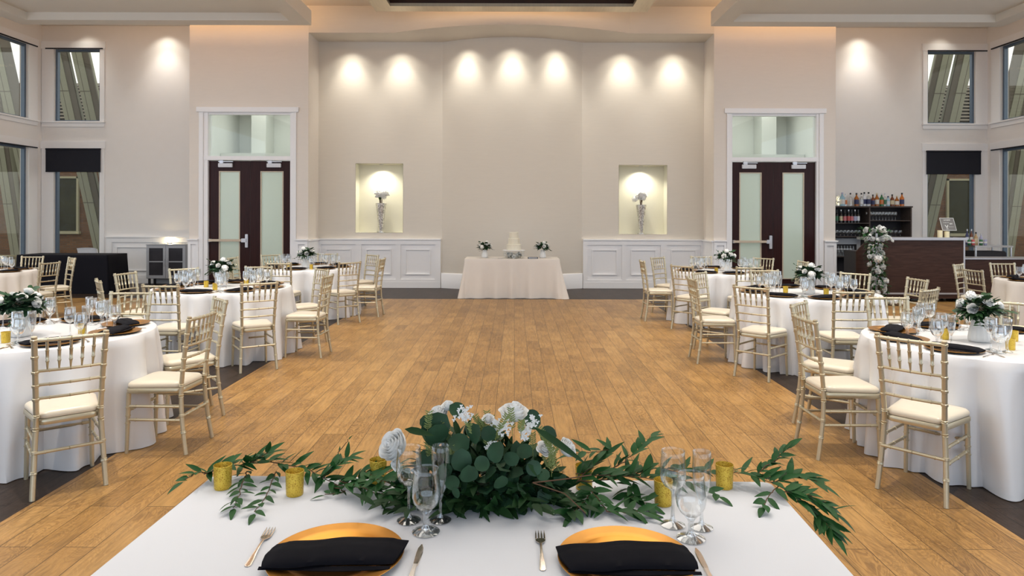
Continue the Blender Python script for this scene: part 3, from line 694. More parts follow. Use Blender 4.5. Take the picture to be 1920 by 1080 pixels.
# ------------------------------------------------------------------ flowers and leaves
def frame(d):
    d = Vector(d).normalized(); ref = Vector((0,0,1)) if abs(d.z)<.95 else Vector((0,1,0))
    u = d.cross(ref).normalized(); w = u.cross(d).normalized(); return d,u,w
def leaf(mb, base, d, up, L, W, shape='lance', bend=.25, fold=.18, rows=5):
    d = Vector(d).normalized(); up = Vector(up); u = d.cross(up)
    if u.length < 1e-4: u = d.cross(Vector((1,0,0)))
    u.normalize(); nn = u.cross(d).normalized(); b = Vector(base); vs=[]
    for i in range(rows+1):
        t = i/rows
        if shape == 'lance': w = W*.5*max(.0,math.sin(PI*min(1,t**.72)))**.85
        elif shape == 'round': w = W*.5*math.sqrt(max(0,1-(2*t-1)**2))
        else: w = W*.5*math.sin(PI*t**.55)
        w = max(w, .0006); c = b + d*(L*t) - nn*(bend*L*t*t)
        vs += [c-u*w+nn*fold*w, c, c+u*w+nn*fold*w]
    fs=[]
    for i in range(rows):
        for k in (0,1): fs.append((i*3+k,i*3+k+1,(i+1)*3+k+1,(i+1)*3+k))
    mb.add(vs,fs)
def rose_mesh(rad, seed, rings=6, openness=.55, n=40, rows=7):
    """nested, lobed cups: every cup is one continuous ring of petals with notched, rolled rims"""
    rr = random.Random(seed); mb = MB()
    for j in range(rings):
        t = j/(rings-1); lob = 3+(j>1)+(j>3); ph = rr.uniform(0,6.28); R_ = rad*(.13+.70*t**.9); ht = rad*(.74-.48*t**1.3*(.6+openness)); vs=[]
        cx = rad*.03*math.cos(ph); cy = rad*.03*math.sin(ph)
        for i in range(rows+1):
            v = i/rows
            for k in range(n):
                a = 2*PI*k/n; L = abs(math.cos(lob*a/2+ph)); notch = (1-L)**2.2; roll = max(0,v-.62)/.38
                r_ = R_*(.28+.72*math.sin(min(1,v*1.35)*PI/2)) + rad*roll**1.4*(.06+.26*t*openness)*(.4+.6*L) - R_*.10*notch*v
                z = -rad*.5 + (ht+rad*.5)*v - rad*.11*notch*v**2 - rad*roll**1.8*.22*t*openness*L
                vs.append((cx*v+r_*math.cos(a+.5*v*(1-t)), cy*v+r_*math.sin(a+.5*v*(1-t)), z))
        mb.add(vs,[(i*n+k,i*n+(k+1)%n,(i+1)*n+(k+1)%n,(i+1)*n+k) for i in range(rows) for k in range(n)])
    mb.lathe([(.001,-rad*.55),(rad*.22,-rad*.5),(rad*.24,-rad*.4)], 8)
    mb.lathe([(rad*.10,-rad*.2),(rad*.11,rad*.35),(rad*.06,rad*.62),(.001,rad*.68)], 8)
    return mb
def cluster_mesh(rad, seed, cnt=40):
    rr = random.Random(seed); mb = MB()
    for i in range(cnt):
        z = 1-1.7*(i+.5)/cnt; a = i*2.399; s=math.sqrt(max(0,1-z*z)); d=Vector((s*math.cos(a),s*math.sin(a),z)); c=d*rad*rr.uniform(.82,1)
        _,u,w = frame(d); q=rad*.30
        for k in range(4):
            b=a+k*PI/2+rr.random(); e=u*math.cos(b)+w*math.sin(b); f=u*math.cos(b+PI/2)+w*math.sin(b+PI/2)
            mb.add([c,c+e*q*.6+f*q*.45+d*q*.2,c+e*q+d*q*.05,c+e*q*.6-f*q*.45+d*q*.2],[(0,1,2,3)])
    mb.lathe([(.001,-rad*.7),(rad*.6,-rad*.45),(rad*.78,0),(rad*.55,rad*.5),(.001,rad*.75)], 10)
    return mb
ROSEM = [rose_mesh(1., s, 6, .2+.25*s).build('rose', M['petal'], smooth=60) for s in range(3)]
CLUSM = [cluster_mesh(1., s).build('rose', M['petal'], smooth=0) for s in (5,6)]
ROSEC = [rose_mesh(1., s+11, 5, .6, 28, 5).build('rose', M['petal_c'], smooth=60) for s in range(2)]
PROTO_MESH = [o.data for o in ROSEM], [o.data for o in CLUSM], [o.data for o in ROSEC]
for o in ROSEM+CLUSM+ROSEC: bpy.data.objects.remove(o)
def put_flower(name, me, parent, pos, d, rad):
    o = bpy.data.objects.new(name, me); COL.objects.link(o); o.parent = parent
    o.location = pos; o.rotation_mode='XYZ'; o.rotation_euler = Vector(d).to_track_quat('Z','Y').to_euler(); o.scale=(rad,)*3; return o
def centerpiece(seed, euc=.35, s=1., nr=9):
    rr = random.Random(seed); t = empty('floral_centerpiece')
    # ribbed ceramic vase
    prof=[(.040,.0),(.056,.003),(.064,.015),(.064,.03),(.059,.07),(.050,.11),(.044,.14),(.044,.155)]; n=44; vs=[]; fs=[]
    for r_,z in prof+[(.038,.154),(.036,.05)]:
        for k in range(n):
            q=2*PI*k/n; w=1+.035*math.cos(11*q); vs.append((r_*w*math.cos(q),r_*w*math.sin(q),z))
    m_=len(prof)+2; fs=[(i*n+k,i*n+(k+1)%n,(i+1)*n+(k+1)%n,(i+1)*n+k) for i in range(m_-1) for k in range(n)]+[tuple(range(n-1,-1,-1))]
    MB().add(vs,fs).build('vase', M['vase'], t, smooth=50)
    me = MB(); ml = MB(); ms = MB(); C = Vector((0,0,.212))
    for i in range(int(230*s)):
        z=rr.uniform(-.45,1); a=rr.uniform(0,2*PI); q=math.sqrt(1-min(1,z*z)); d=Vector((q*math.cos(a),q*math.sin(a),z*.75))
        p=C+Vector((d.x*.115,d.y*.115,d.z*.08))*rr.uniform(.45,1.0)
        dd=(d+Vector((rr.uniform(-.6,.6),rr.uniform(-.6,.6),rr.uniform(-.5,.5)))).normalized(); up=(Vector((0,0,1))+d*.6)
        if rr.random()<euc: leaf(me,p,dd,up,rr.uniform(.045,.065),rr.uniform(.036,.05),'round',.2)
        else: leaf(ml,p,dd,up,rr.uniform(.045,.075),rr.uniform(.018,.03),'lance',.3)
    for i in range(16):
        a=rr.uniform(0,2*PI); el=rr.uniform(-.25,1.0); d=Vector((math.cos(a)*math.cos(el),math.sin(a)*math.cos(el),math.sin(el)))
        L=rr.uniform(.13,.21); pts=[C+d*L*k/5+Vector((0,0,-.05*(k/5)**2)) for k in range(6)]; ms.tube(pts,.0013,4)
        for k in range(2,6):
            for s_ in (-1,1):
                _,u,w=frame(d); leaf(me if rr.random()<euc else ml,pts[k],d*.6+u*s_*.8+Vector((0,0,rr.uniform(-.2,.4))),w,rr.uniform(.035,.055),rr.uniform(.02,.035),'round' if rr.random()<euc else 'lance')
    me.build('eucalyptus', M['euc'], t, smooth=60); ml.build('foliage', M['leaf_d'], t, smooth=60); ms.build('stem', M['twig'], t)
    for i in range(nr):
        a=i*2.4+rr.uniform(-.3,.3); el=[1.2,.75,.7,.45,.4,.25,.2,.1,.5,.3][i%10]
        d=Vector((math.cos(a)*math.cos(el),math.sin(a)*math.cos(el),math.sin(el)))
        pool=PROTO_MESH[0] if rr.random()<.75 else PROTO_MESH[1]
        put_flower('rose', rr.choice(pool), t, C+Vector((d.x*.125,d.y*.125,d.z*.10)), d, rr.uniform(.030,.044))
    return t
CP_A = Proto(centerpiece(3)); CP_B = Proto(centerpiece(8, .75, 1.25, 6))

# ------------------------------------------------------------------ round tables
TB = {'LF':((-3.40,4.85),'front left round table'),'LM':((-3.40,7.95),'middle left round table'),'LB':((-3.36,11.1),'rear left round table'),
      'RF':((3.21,4.64),'front right round table'),'RM':((3.22,7.56),'middle right round table'),'RB':((3.22,10.53),'rear right round table'),
      'LO':((-7.95,10.05),'outlying left round table'),'RO':((7.25,9.0),'outlying right round table')}
def seatname(a):
    a%=360; return ['right side','far right','far side','far left','left side','near left','near side','near right'][int(((a+22.5)%360)//45)]
ZT=.7625
def inview(x,y,z,mg=25):
    if y<.5: return False
    px=965+x/y*1280; py=405-(z-1.6)/y*1280; return -mg<px<1920+mg and py<1080+mg
# chairs: angle around the table, or measured (x,y,fx,fy)
CHS = {'RF':[((2.43,4.035,.76,.65),225),((2.225,4.67,1,.0),180),((2.455,5.29,.77,-.64),135),(90,90),(43,45)],
 'RM':[((2.495,6.875,.72,.69),225),((2.215,7.59,1,0),180),((2.455,8.24,.75,-.66),135),(90,90),(40,45),((3.15,6.56,.05,1),270),((4.25,7.6,-1,-.04),0),((3.83,6.72,-.58,.81),315)],
 'RB':[((2.22,10.58,1,0),180),(131,135),((2.52,9.72,.73,.68),225),(269,270),(90,90),(42,45),(1,0),(316,315)],
 'RO':[(182,180),(128,135),(87,90)],
 'LF':[((-2.70,4.10,-.65,.76),315),((-2.41,4.75,-1,.04),0),(38,45),(91,90)],
 'LM':[((-2.745,7.19,-.56,.83),315),((-2.385,7.85,-1,.05),0),(42,45),((-3.47,6.95,.04,1),270),(135,135),(92,90),(217,225),(172,180)],
 'LB':[((-2.60,10.27,-.68,.73),315),((-2.36,10.95,-1,.05),0),(46,45),(268,270),(137,135),(91,90),(178,180),(217,225)],
 'LO':[(352,0),(47,45),(91,90)]}
LEGS={k:[] for k in TB}
def chair_xy(k,spec):
    (tx,ty),nm=TB[k]
    if isinstance(spec,tuple): return spec
    a=math.radians(spec); return tx+1.0*math.cos(a),ty+1.0*math.sin(a),-math.cos(a),-math.sin(a)
for k,lst in CHS.items():
    for spec,sa in lst:
        x,y,p,q=chair_xy(k,spec); L_=math.hypot(p,q); p/=L_; q/=L_
        for s_ in (-1,1):
            lx=x+p*.186+q*s_*.172-TB[k][0][0]; ly=y+q*.186-p*s_*.172-TB[k][0][1]; LEGS[k].append((math.atan2(ly,lx),math.hypot(lx,ly)))
for i,(k,(c,nm)) in enumerate(TB.items()):
    o=round_cloth('tablecloth', c, 20+i, M['satin'] if k not in ('LO','RO') else M['blush'], nf=18+(i%3), legs=LEGS[k])
    tag(o, ('white' if k not in ('LO','RO') else 'ivory')+f' satin floor-length tablecloth covering the {nm}', 'tablecloth', 'round table cloths')
for k,lst in CHS.items():
    (tx,ty),nm=TB[k]
    for spec,sa in lst:
        if isinstance(spec,tuple): x,y,fx_,fy_=spec
        else: a=math.radians(spec); x,y=tx+1.0*math.cos(a),ty+1.0*math.sin(a); fx_,fy_=-math.cos(a),-math.sin(a)
        o=CH.get(); o.location=(x,y,0); o.rotation_euler[2]=math.atan2(-fx_,fy_)
        tag(o, f'gold spindle-back chair with ivory cushion, {seatname(sa)} of {nm}', 'chair', 'gold chairs at the round tables')
# settings
SEAT = {'LF':[0,40,90,135,180,225,270,313],'RF':[0,45,90,140,178,218,262,310],'LM':[355,42,92,135,172,217,266,311],'RM':[2,40,90,138,178,223,266,307],
        'LB':[356,46,90,135,178,217,268,314],'RB':[0,42,90,131,180,228,268,315],'LO':[352,47,91,310,265],'RO':[182,128,225,87,270]}
rs=random.Random(5)
def setting(x,y,z,rz,glasses,lab,full=True,nap_rot=0.,rndm=0.):
    ca,sa=math.cos(rz),math.sin(rz)
    def W(dx,dy): return (x+dx*ca-dy*sa, y+dx*sa+dy*ca, z)
    def J(v): return v+rs.uniform(-rndm,rndm)
    def put(pr,dx,dy,label,cat,group,r=0.,dz=0.):
        p=W(dx,dy)
        if not inview(p[0],p[1],p[2]+.05,10): return
        o=pr.get(); o.location=(p[0],p[1],p[2]+dz); o.rotation_euler[2]=rz+r; tag(o,label,cat,group); return o
    put(CHG,0,0,f'round copper-gold charger plate under black napkin, {lab}','plate','charger plates')
    put(rs.choice((NAP,NAP2)),0,0,f'black folded napkin lying across gold charger, {lab}','napkin','black napkins',nap_rot,.0)
    if full:
        put(FRK,-.205,.06,f'silver dinner fork left of charger, {lab}','fork','dinner forks')
        put(KNF,.195,.0,f'silver dinner knife right of charger, {lab}','knife','dinner knives')
    put(glasses['wine_glass'],J(.146),J(.19),f'tall clear wine glass, {lab}','wine glass','wine glasses',rs.uniform(0,6))
    put(glasses['champagne_flute'],J(.233),J(.20),f'slim clear champagne flute, {lab}','flute','champagne flutes',rs.uniform(0,6))
    put(glasses['water_goblet'],J(.20),J(.13),f'short-stemmed clear water goblet, {lab}','goblet','water goblets',rs.uniform(0,6))
for k,angs in SEAT.items():
    (tx,ty),nm=TB[k]; far = k in ('LB','RB','LO','RO')
    for a in angs:
        q=math.radians(a); x,y=tx+.565*math.cos(q),ty+.565*math.sin(q)
        if not inview(x,y,.8,60): continue
        setting(x,y,ZT,q+PI/2,G_FAR if far else G_MID,f'{seatname(a)} of {nm}',not far,rs.choice((0,0,.05,-.06,.5 if rs.random()<.15 else 0)),.012)
VS={'RM':[(2.99,7.53),(3.32,7.27)],'LM':[(-3.59,7.95),(-3.36,7.66),(-3.19,8.12)],'LF':[(-3.33,4.47),(-3.05,4.82)],'RF':[(2.95,4.68),(3.14,4.32),(3.38,4.62)],'RB':[(3.0,10.15)],'LB':[(-3.17,10.65),(-3.66,11.05)]}
VP={'RM':['left of the vase','in front of the vase'],'LM':['left of the vase','in front of the vase','right of the vase'],'LF':['in front of the greenery','right of the greenery'],'RF':['left of the vase','in front of the vase','right of the vase'],'RB':['left of the vase'],'LB':['right of the vase','left of the vase']}
for k,l in VS.items():
    for (x,y),w in zip(l,VP[k]):
        o=VOT.get(); o.location=(x,y,ZT-.001); tag(o,f'small gold mercury-glass votive {w} on {TB[k][1]}','candle holder','gold votive holders')
for k,(x,y),rz,pr in (('LF',(-3.40,4.70),0.6,CP_B),('RF',(3.13,4.60),2.2,CP_A),('RM',(3.19,7.40),.4,CP_A),('LM',(-3.46,8.05),1.3,CP_A),('LB',(-3.34,10.95),3.4,CP_A),('RB',(3.27,10.55),4.4,CP_A)):
    o=pr.get(); o.location=(x,y,ZT-.001); o.rotation_euler[2]=rz
    tag(o,('loose eucalyptus and white flower' if k=='LF' else 'white rose and greenery')+f' centerpiece in ceramic vase, {TB[k][1]}','flower arrangement','table centerpieces')

# ------------------------------------------------------------------ head table
HT=.757
o=rect_cloth('tablecloth', M['linen'], (-.09,1.815,0), .893, .375, HT, 3, .02, .02, .05, -.024, .025)
tag(o,'smooth white tablecloth on the head table in the foreground','tablecloth')
for (x,y,lab,fk,kn) in ((-.436,1.675,'left place of the head table',((-.645,1.715),.06),((-.238,1.645),-.015)),(.272,1.660,'right place of the head table',((.069,1.70),0),((.459,1.63),-.02))):
    for pr,(px_,py_),r_,lb,ct,gp in ((CHG,(x,y),0,'round copper-gold charger plate under black napkin','plate','charger plates'),(NAP if x<0 else NAP2,(x,y-.012),(.012 if x<0 else -.03),'black folded napkin lying across gold charger','napkin','black napkins'),
            (FRK,(fk[0][0],fk[0][1]+.02),fk[1],'silver dinner fork left of charger','fork','dinner forks'),(KNF,kn[0],kn[1],'silver dinner knife right of charger','knife','dinner knives')):
        o=pr.get(); o.location=(px_,py_,HT); o.rotation_euler[2]=r_; tag(o,f'{lb}, {lab}',ct,gp)
for lab,pos in (('left place of the head table',{'wine_glass':(-.29,1.885),'champagne_flute':(-.203,1.888),'water_goblet':(-.234,1.818)}),('right place of the head table',{'wine_glass':(.434,1.863),'champagne_flute':(.508,1.847),'water_goblet':(.463,1.785)})):
    for kd,lb,ct,gp in (('wine_glass','tall clear wine glass','wine glass','wine glasses'),('champagne_flute','slim clear champagne flute','flute','champagne flutes'),('water_goblet','short-stemmed clear water goblet','goblet','water goblets')):
        o=G_HEAD[kd].get(); o.location=(*pos[kd],HT); tag(o,f'{lb}, {lab}',ct,gp)
for (x,y),w in (((-.90,2.11),'at the far left corner'),((-.662,2.062),'beside the left end of the garland'),((-.43,2.16),'left of the white rose'),((.4375,2.0),'beside the right wine glass'),((.655,2.125),'near the far right corner'),((.217,2.115),'half hidden right of the bouquet')):
    o=VOT.get(); o.location=(x,y,HT); tag(o,f'gold mercury-glass votive candle on the head table, {w}','candle holder','gold votive holders')
def tp(px,py,z=HT+.01):
    d=py-405.; Y=1280*(1.6-z)/d; return Vector(((px-965)/1280*Y,Y,z))
rg=random.Random(21)
def sprig(ml,ms,pts,n,L,W,shape='lance',spread=.8,rad=.0016,lift=.15,start=.0):
    pts=[Vector(p) for p in pts]; seg=[(pts[i+1]-pts[i]).length for i in range(len(pts)-1)]; T=sum(seg)
    def at(t):
        s=t*T
        for i,g in enumerate(seg):
            if s<=g or i==len(seg)-1: return pts[i].lerp(pts[i+1],min(1,s/g)), (pts[i+1]-pts[i]).normalized()
            s-=g
    P=[at(k/(len(pts)*4))[0]+Vector((rg.uniform(-.004,.004),rg.uniform(-.004,.004),rg.uniform(0,.006))) for k in range(len(pts)*4+1)]
    ms.tube(P,[rad*(1.2-.5*k/len(P)) for k in range(len(P))],5)
    for k in range(n):
        t=start+(1-start)*(k+.5)/n; p,d=at(t); sd=1 if k%2 else -1; u=d.cross(Vector((0,0,1)));  u=u.normalized() if u.length>1e-3 else Vector((1,0,0))
        dd=d*rg.uniform(.35,.9)+u*sd*rg.uniform(.3,1)*spread+Vector((0,0,rg.uniform(-.12,.5)*(lift/.15)))
        up=Vector((rg.uniform(-.5,.5),rg.uniform(-.7,.3),1)); l_=L*rg.uniform(.7,1.15)
        leaf(ml,p+Vector((0,0,.004)),dd,up,l_,W*rg.uniform(.8,1.2),shape,rg.uniform(.05,.3))
    p,d=at(1); leaf(ml,p,d,(0,0,1),L,W,shape,.2)
def garland(lab, paths):
    t=empty('leaf_garland', (0,0,0)); base=paths[0][0][len(paths[0][0])//2]; off=Vector((base[0],base[1],HT)); t.location=off
    ml=MB(); ms=MB()
    for pts,n,L,W,lift in paths: sprig(ml,ms,[Vector(p)-off for p in pts],int(n*1.35),L,W,lift=lift)
    ml.build('leaves', M['leaf'], t, smooth=60); ms.build('vine', M['twig'], t, smooth=60)
    tag(t,lab,'garland','leaf garlands on the head table')
A=.070; B=.020
garland('left trailing garland of pointed green leaves on the head table',[
 ([tp(385,893),tp(430,876,.80),tp(500,868,.80),tp(570,880,.785),tp(640,915),tp(690,900,.78),tp(745,880,.79)],46,A,B,.2),
 ([tp(400,893),tp(375,888,.79),tp(345,905,.78)],7,A*.8,B,.15),([tp(465,885),tp(455,915),tp(440,955)],12,A*.8,B*.9,.08),
 ([tp(520,885),tp(502,930),tp(478,965)],10,A*.7,B*.9,.06),([tp(450,880),tp(480,865,.82),tp(505,852,.85)],12,A,B,.2),
 ([tp(600,905),tp(625,880,.81),tp(655,860,.83)],12,A*.9,B,.2),([tp(640,905,.79),tp(720,930,.785),tp(770,945)],26,A,B,.15),
 ([tp(620,880,.80),tp(638,850,.84),tp(655,825,.87)],1,.02,.006,.1),([tp(680,885,.79),tp(720,905,.8),tp(760,915)],18,A,B,.2),
 ([tp(740,905,.79),tp(790,930,.79),tp(830,945)],16,A,B,.1),([tp(620,915),tp(650,925),tp(610,930)],3,A*.6,B*.6,.05)])
garland('right trailing garland of pointed green leaves on the head table',[
 ([tp(1075,905,.80),tp(1150,900,.80),tp(1230,880,.80),tp(1330,885,.79),tp(1400,888,.79),tp(1450,905,.785),tp(1500,935,.76)],50,A,B,.2),
 ([tp(1080,905,.80),tp(1120,870,.85),tp(1150,845,.88),tp(1085,850,.88)],12,A,B,.2),([tp(1150,880,.82),tp(1195,850,.85),tp(1222,820,.88)],11,A*.85,B,.25),
 ([tp(1120,915,.79),tp(1095,945),tp(1075,965)],14,A,B,.08),([tp(1110,920,.79),tp(1140,960),tp(1205,962)],14,A,B,.1),
 ([tp(1190,905,.79),tp(1175,930),tp(1215,945)],12,A,B,.12),([tp(1420,890,.79),tp(1452,865,.83),tp(1478,840,.86)],11,A*.75,B,.2),
 ([tp(1460,912,.785),tp(1440,935),tp(1432,950)],4,A*.8,B,.05),([tp(1470,920,.78),tp(1520,930,.77),tp(1565,960,.74)],16,A,B,.15),
 ([tp(1490,935,.765),tp(1530,960,.73),tp(1560,995,.70)],16,A,B*1.1,.05),([tp(1450,905,.785),tp(1500,890,.80),tp(1535,905,.79)],14,A,B,.15),
 ([tp(1240,885,.79),tp(1340,925),tp(1350,930)],6,A*.8,B,.06),([tp(1080,890,.82),tp(1180,895,.81),tp(1250,900,.79)],24,A,B*1.1,.25)])
# bouquet
t=empty('floral_arrangement',(-.09,2.03,HT)); off=Vector((-.09,2.03,HT))
def bp(px,py,Y=1.97): return Vector(((px-965)/1280*Y, Y, 1.6-(py-405)/1280*Y))-off
me=MB(); md=MB(); ms=MB(); mg=MB()
rb=random.Random(33)
for i in range(760):
    a=rb.uniform(0,2*PI); z=rb.uniform(-.1,1); q=math.sqrt(1-z*z if z>0 else 1); d=Vector((q*math.cos(a),q*math.sin(a),z)); s_=rb.uniform(.35,.95)
    wz=.20*(1 if d.x<.1 else 1-.35*(d.x-.1)); p=Vector((d.x*.255,d.y*.12,max(.012,d.z*wz)))*s_; p.z=max(p.z,.012); p.y+=.02
    dd=(d+Vector((rb.uniform(-.7,.7),rb.uniform(-.7,.7),rb.uniform(-.4,.4)))).normalized()
    if p.z<.07: dd.z=max(dd.z,.02)
    if rb.random()<.3: leaf(me,p,dd,d+Vector((0,0,.5)),rb.uniform(.04,.06),rb.uniform(.035,.05),'round',.15)
    else: leaf(md,p,dd,d+Vector((0,0,.5)),rb.uniform(.045,.08),rb.uniform(.016,.028),'lance',.2)
for i in range(70):
    x=rb.uniform(-.30,.30); y=rb.uniform(-.13,.02); dd=Vector((x*1.5+rb.uniform(-.5,.5),-.6+rb.uniform(-.4,.6),rb.uniform(.0,.25)))
    leaf(md,(x,y,.015+rb.random()*.03),dd,(0,-.2,1),rb.uniform(.05,.075),rb.uniform(.018,.026),'lance',.15)
me2=MB()
for px,py,r_,Y in ((889,813,19,1.92),(863,831,20,1.93),(867,867,20,1.90),(818,802,27,1.95),(822,818,24,1.93),(859,769,15,2.0),(999,787,19,2.05),(1028,814,16,2.05),(930,849,19,1.90),(917,813,15,1.94),(1002,878,15,1.90),(1020,889,13,1.9),(880,889,18,1.89),(845,850,18,1.93),(855,925,10,1.86),(800,860,16,1.98),(800,790,13,2.0),(960,860,15,1.9),(905,870,15,1.89),(940,905,15,1.88),(985,845,15,1.93),(850,905,14,1.88),(835,885,16,1.9)):
    c=bp(px,py,Y); rad=r_/1280*Y; a=rb.uniform(0,6.28); d=Vector((math.cos(a),rb.uniform(-.25,.25),math.sin(a))).normalized()
    leaf(me2 if px>990 and py<830 else me,c-d*rad,d,Vector((rb.uniform(-.7,.7),-1,rb.uniform(-.1,1.0))),rad*2,rad*1.95,'round',rb.uniform(.1,.45),rb.uniform(-.1,.35),8)
for pts in ([(990,870),(1010,900),(1045,915)],[(1000,800),(1060,835),(1110,870)],[(760,805),(800,800),(815,815)]):
    P=[bp(*q,1.9) for q in pts]; leaf(md,P[0],P[-1]-P[0],(0,-1,1),(P[-1]-P[0]).length,.022,'lance',.1)
for i in range(26):   # feathery sprigs
    px=rb.uniform(800,1075); c=bp(px,rb.uniform(800,865)+max(0,px-1000)*.5,rb.uniform(1.93,2.02)); d=Vector((rb.uniform(-.6,.6),rb.uniform(-.4,.3),1)).normalized(); L=rb.uniform(.035,.06)
    ms=MB(); ms.tube([c-d*.02,c+d*L],.0009,4)
    for k in range(9):
        for s_ in (-1,1): leaf(ms,c+d*L*(k/9),d*.6+Vector((s_*.8,rb.uniform(-.5,.5),0)),(0,-1,.3),.014,.004,'lance',.1,.1,2)
    ms.build('sprig', M['sprig'], t, smooth=0)
for grp in (((991,800),(985,815),(998,790)),((875,780),(868,775)),((940,800),(932,795),(950,803)),((920,838),)):
    mg=MB()
    for cx,cy in grp:
        c=bp(cx,cy,1.97)
        for k in range(18):
            q=c+Vector((rb.gauss(0,.010),rb.gauss(0,.008),rb.gauss(0,.011)))
            for s_ in range(3): a=s_*2.1+rb.random(); leaf(mg,q,(math.cos(a),-.4,math.sin(a)),(0,-1,0),.0065,.0055,'round',.1,.1,2)
    mg.build('filler_flower', M['petal'], t, smooth=0)
me2.build('eucalyptus', M['euc'], t, smooth=60); me.build('eucalyptus', M['euc'], t, smooth=60); md.build('foliage', M['leaf_d'], t, smooth=60);
tw=MB(); tw.tube([bp(1000,905,1.85),bp(1060,925,1.83),bp(1100,962,1.80)],.0016,5); tw.tube([bp(1000,905,1.85),bp(1060,898,1.85),bp(1110,890,1.9)],.0018,5); tw.build('vine', M['twig'], t)
for px,py,rad,d,Y,pi_ in ((742,838,.052,(-.55,-.62,.55),2.0,0),(823,778,.036,(-.35,-.3,.9),2.02,1),(841,762,.024,(-.1,-.2,1),2.03,2),(965,775,.047,(.05,-.15,1),2.03,1),(917,785,.020,(.1,-.4,.9),2.0,2),(1063,841,.034,(.7,-.3,.6),2.02,0),(1024,840,.028,(.2,-.5,.8),2.0,2),(744,870,.022,(-.7,-.5,.1),1.98,2)):
    put_flower('rose', PROTO_MESH[0][pi_], t, bp(px,py,Y), d, rad)
tag(t,'low bouquet of eucalyptus and white roses at the middle of the head table','flower arrangement')

# ------------------------------------------------------------------ cake table
o=rect_cloth('tablecloth', M['blush'], (-.05,13.66,0), .925, .37, .762, 12, .01, .10, .14); tag(o,'pale floor-length cloth on the rectangular cake table by the alcove','tablecloth')
zt=.762
t=empty('cake_stand',(-.015,13.62,zt)); MB().lathe([(.001,.148),(.222,.148),(.226,.152),(.226,.158),(.222,.160),(.001,.160)],48).build('plate', M['plastic_w'], t, smooth=40)
MB().lathe([(.200,0),(.205,0),(.205,.148),(.200,.148)],48).build('riser', M['acrylic'], t, smooth=40); tag(t,'round clear acrylic cake stand under the white cake','cake stand')
t=empty('wedding_cake',(-.015,13.62,zt+.16))
for r_,z0,z1 in ((.144,0,.118),(.1145,.118,.235),(.0885,.235,.355)):
    prof=[(.001,z0),(r_,z0)]
    for k in range(7): zz=z0+(z1-z0)*(k+.5)/7; prof += [(r_*1.0,zz-.004),(r_*1.008,zz)]
    prof += [(r_,z1-.006),(r_-.006,z1),(.001,z1)]
    c=MB().lathe(prof,48).build('tier', M['cake'], t, smooth=40)
    mb=MB(); n=int(r_*170)
    for k in range(n): a=2*PI*k/n; mb.lathe([(.001,-.005),(.005,-.003),(.006,0),(.004,.004),(.001,.006)],6,((r_+.002)*math.cos(a),(r_+.002)*math.sin(a),z0+.006))
    mb.build('piping', M['cake'], c, smooth=60)
tag(t,'three-tier ivory textured wedding cake','cake')
t=empty('flower_posy',(-.015,13.62,zt)); ml=MB(); rb=random.Random(4)
for k in range(120):
    a=rb.uniform(0,2*PI); q=.17*math.sqrt(rb.random()); leaf(ml,(q*math.cos(a),q*math.sin(a),rb.uniform(.01,.09)),(rb.uniform(-1,1),rb.uniform(-1,1),rb.uniform(-.2,.7)),(0,0,1),.05,.03,'lance')
ml.build('foliage', M['leaf_d'], t, smooth=60)
for k,(x,y,z) in enumerate(((-.09,-.13,.05),(-.05,-.15,.09),(-.11,-.09,.09),(.06,-.14,.06),(.11,-.08,.08),(0,-.16,.04))): put_flower('rose', PROTO_MESH[0][k%3], t, (x,y,z), (x,-1,.5), .04)
tag(t,'white roses and leaves gathered inside the acrylic cake stand','flower arrangement')
for x,y,rz,lb in ((-.60,13.72,.2,'left'),(.565,13.72,5.2,'right')):
    o=CP_A.get(); o.location=(x,y,zt-.001); o.rotation_euler[2]=rz; tag(o,f'white flowers in a ceramic vase at the {lb} of the cake','flower arrangement','vases on the cake table')
t=empty('black_case',(.36,13.42,zt)); MB().box(-.10,.10,-.05,.05,0,.03).build('case_body', M['black'], t, smooth=0, bevel=.005); MB().box(-.085,.085,-.053,-.05,.012,.022).build('silver_band', M['steel'], t, smooth=0); tag(t,'slim black box lying on the cake table right of cake','box')
t=empty('cake_server',(-.33,13.40,zt+.001),1.3); MB().tube([(0,-.12,.006),(0,0,.006)],.006,8).build('handle', M['steel'], t); MB().prism([(-.012,0),(.012,0),(.022,.05),(0,.14),(-.022,.05)],'z',.004,.006).build('blade', M['steel'], t, smooth=0, fix=True); tag(t,'silver cake server lying left of the cake','cake server')

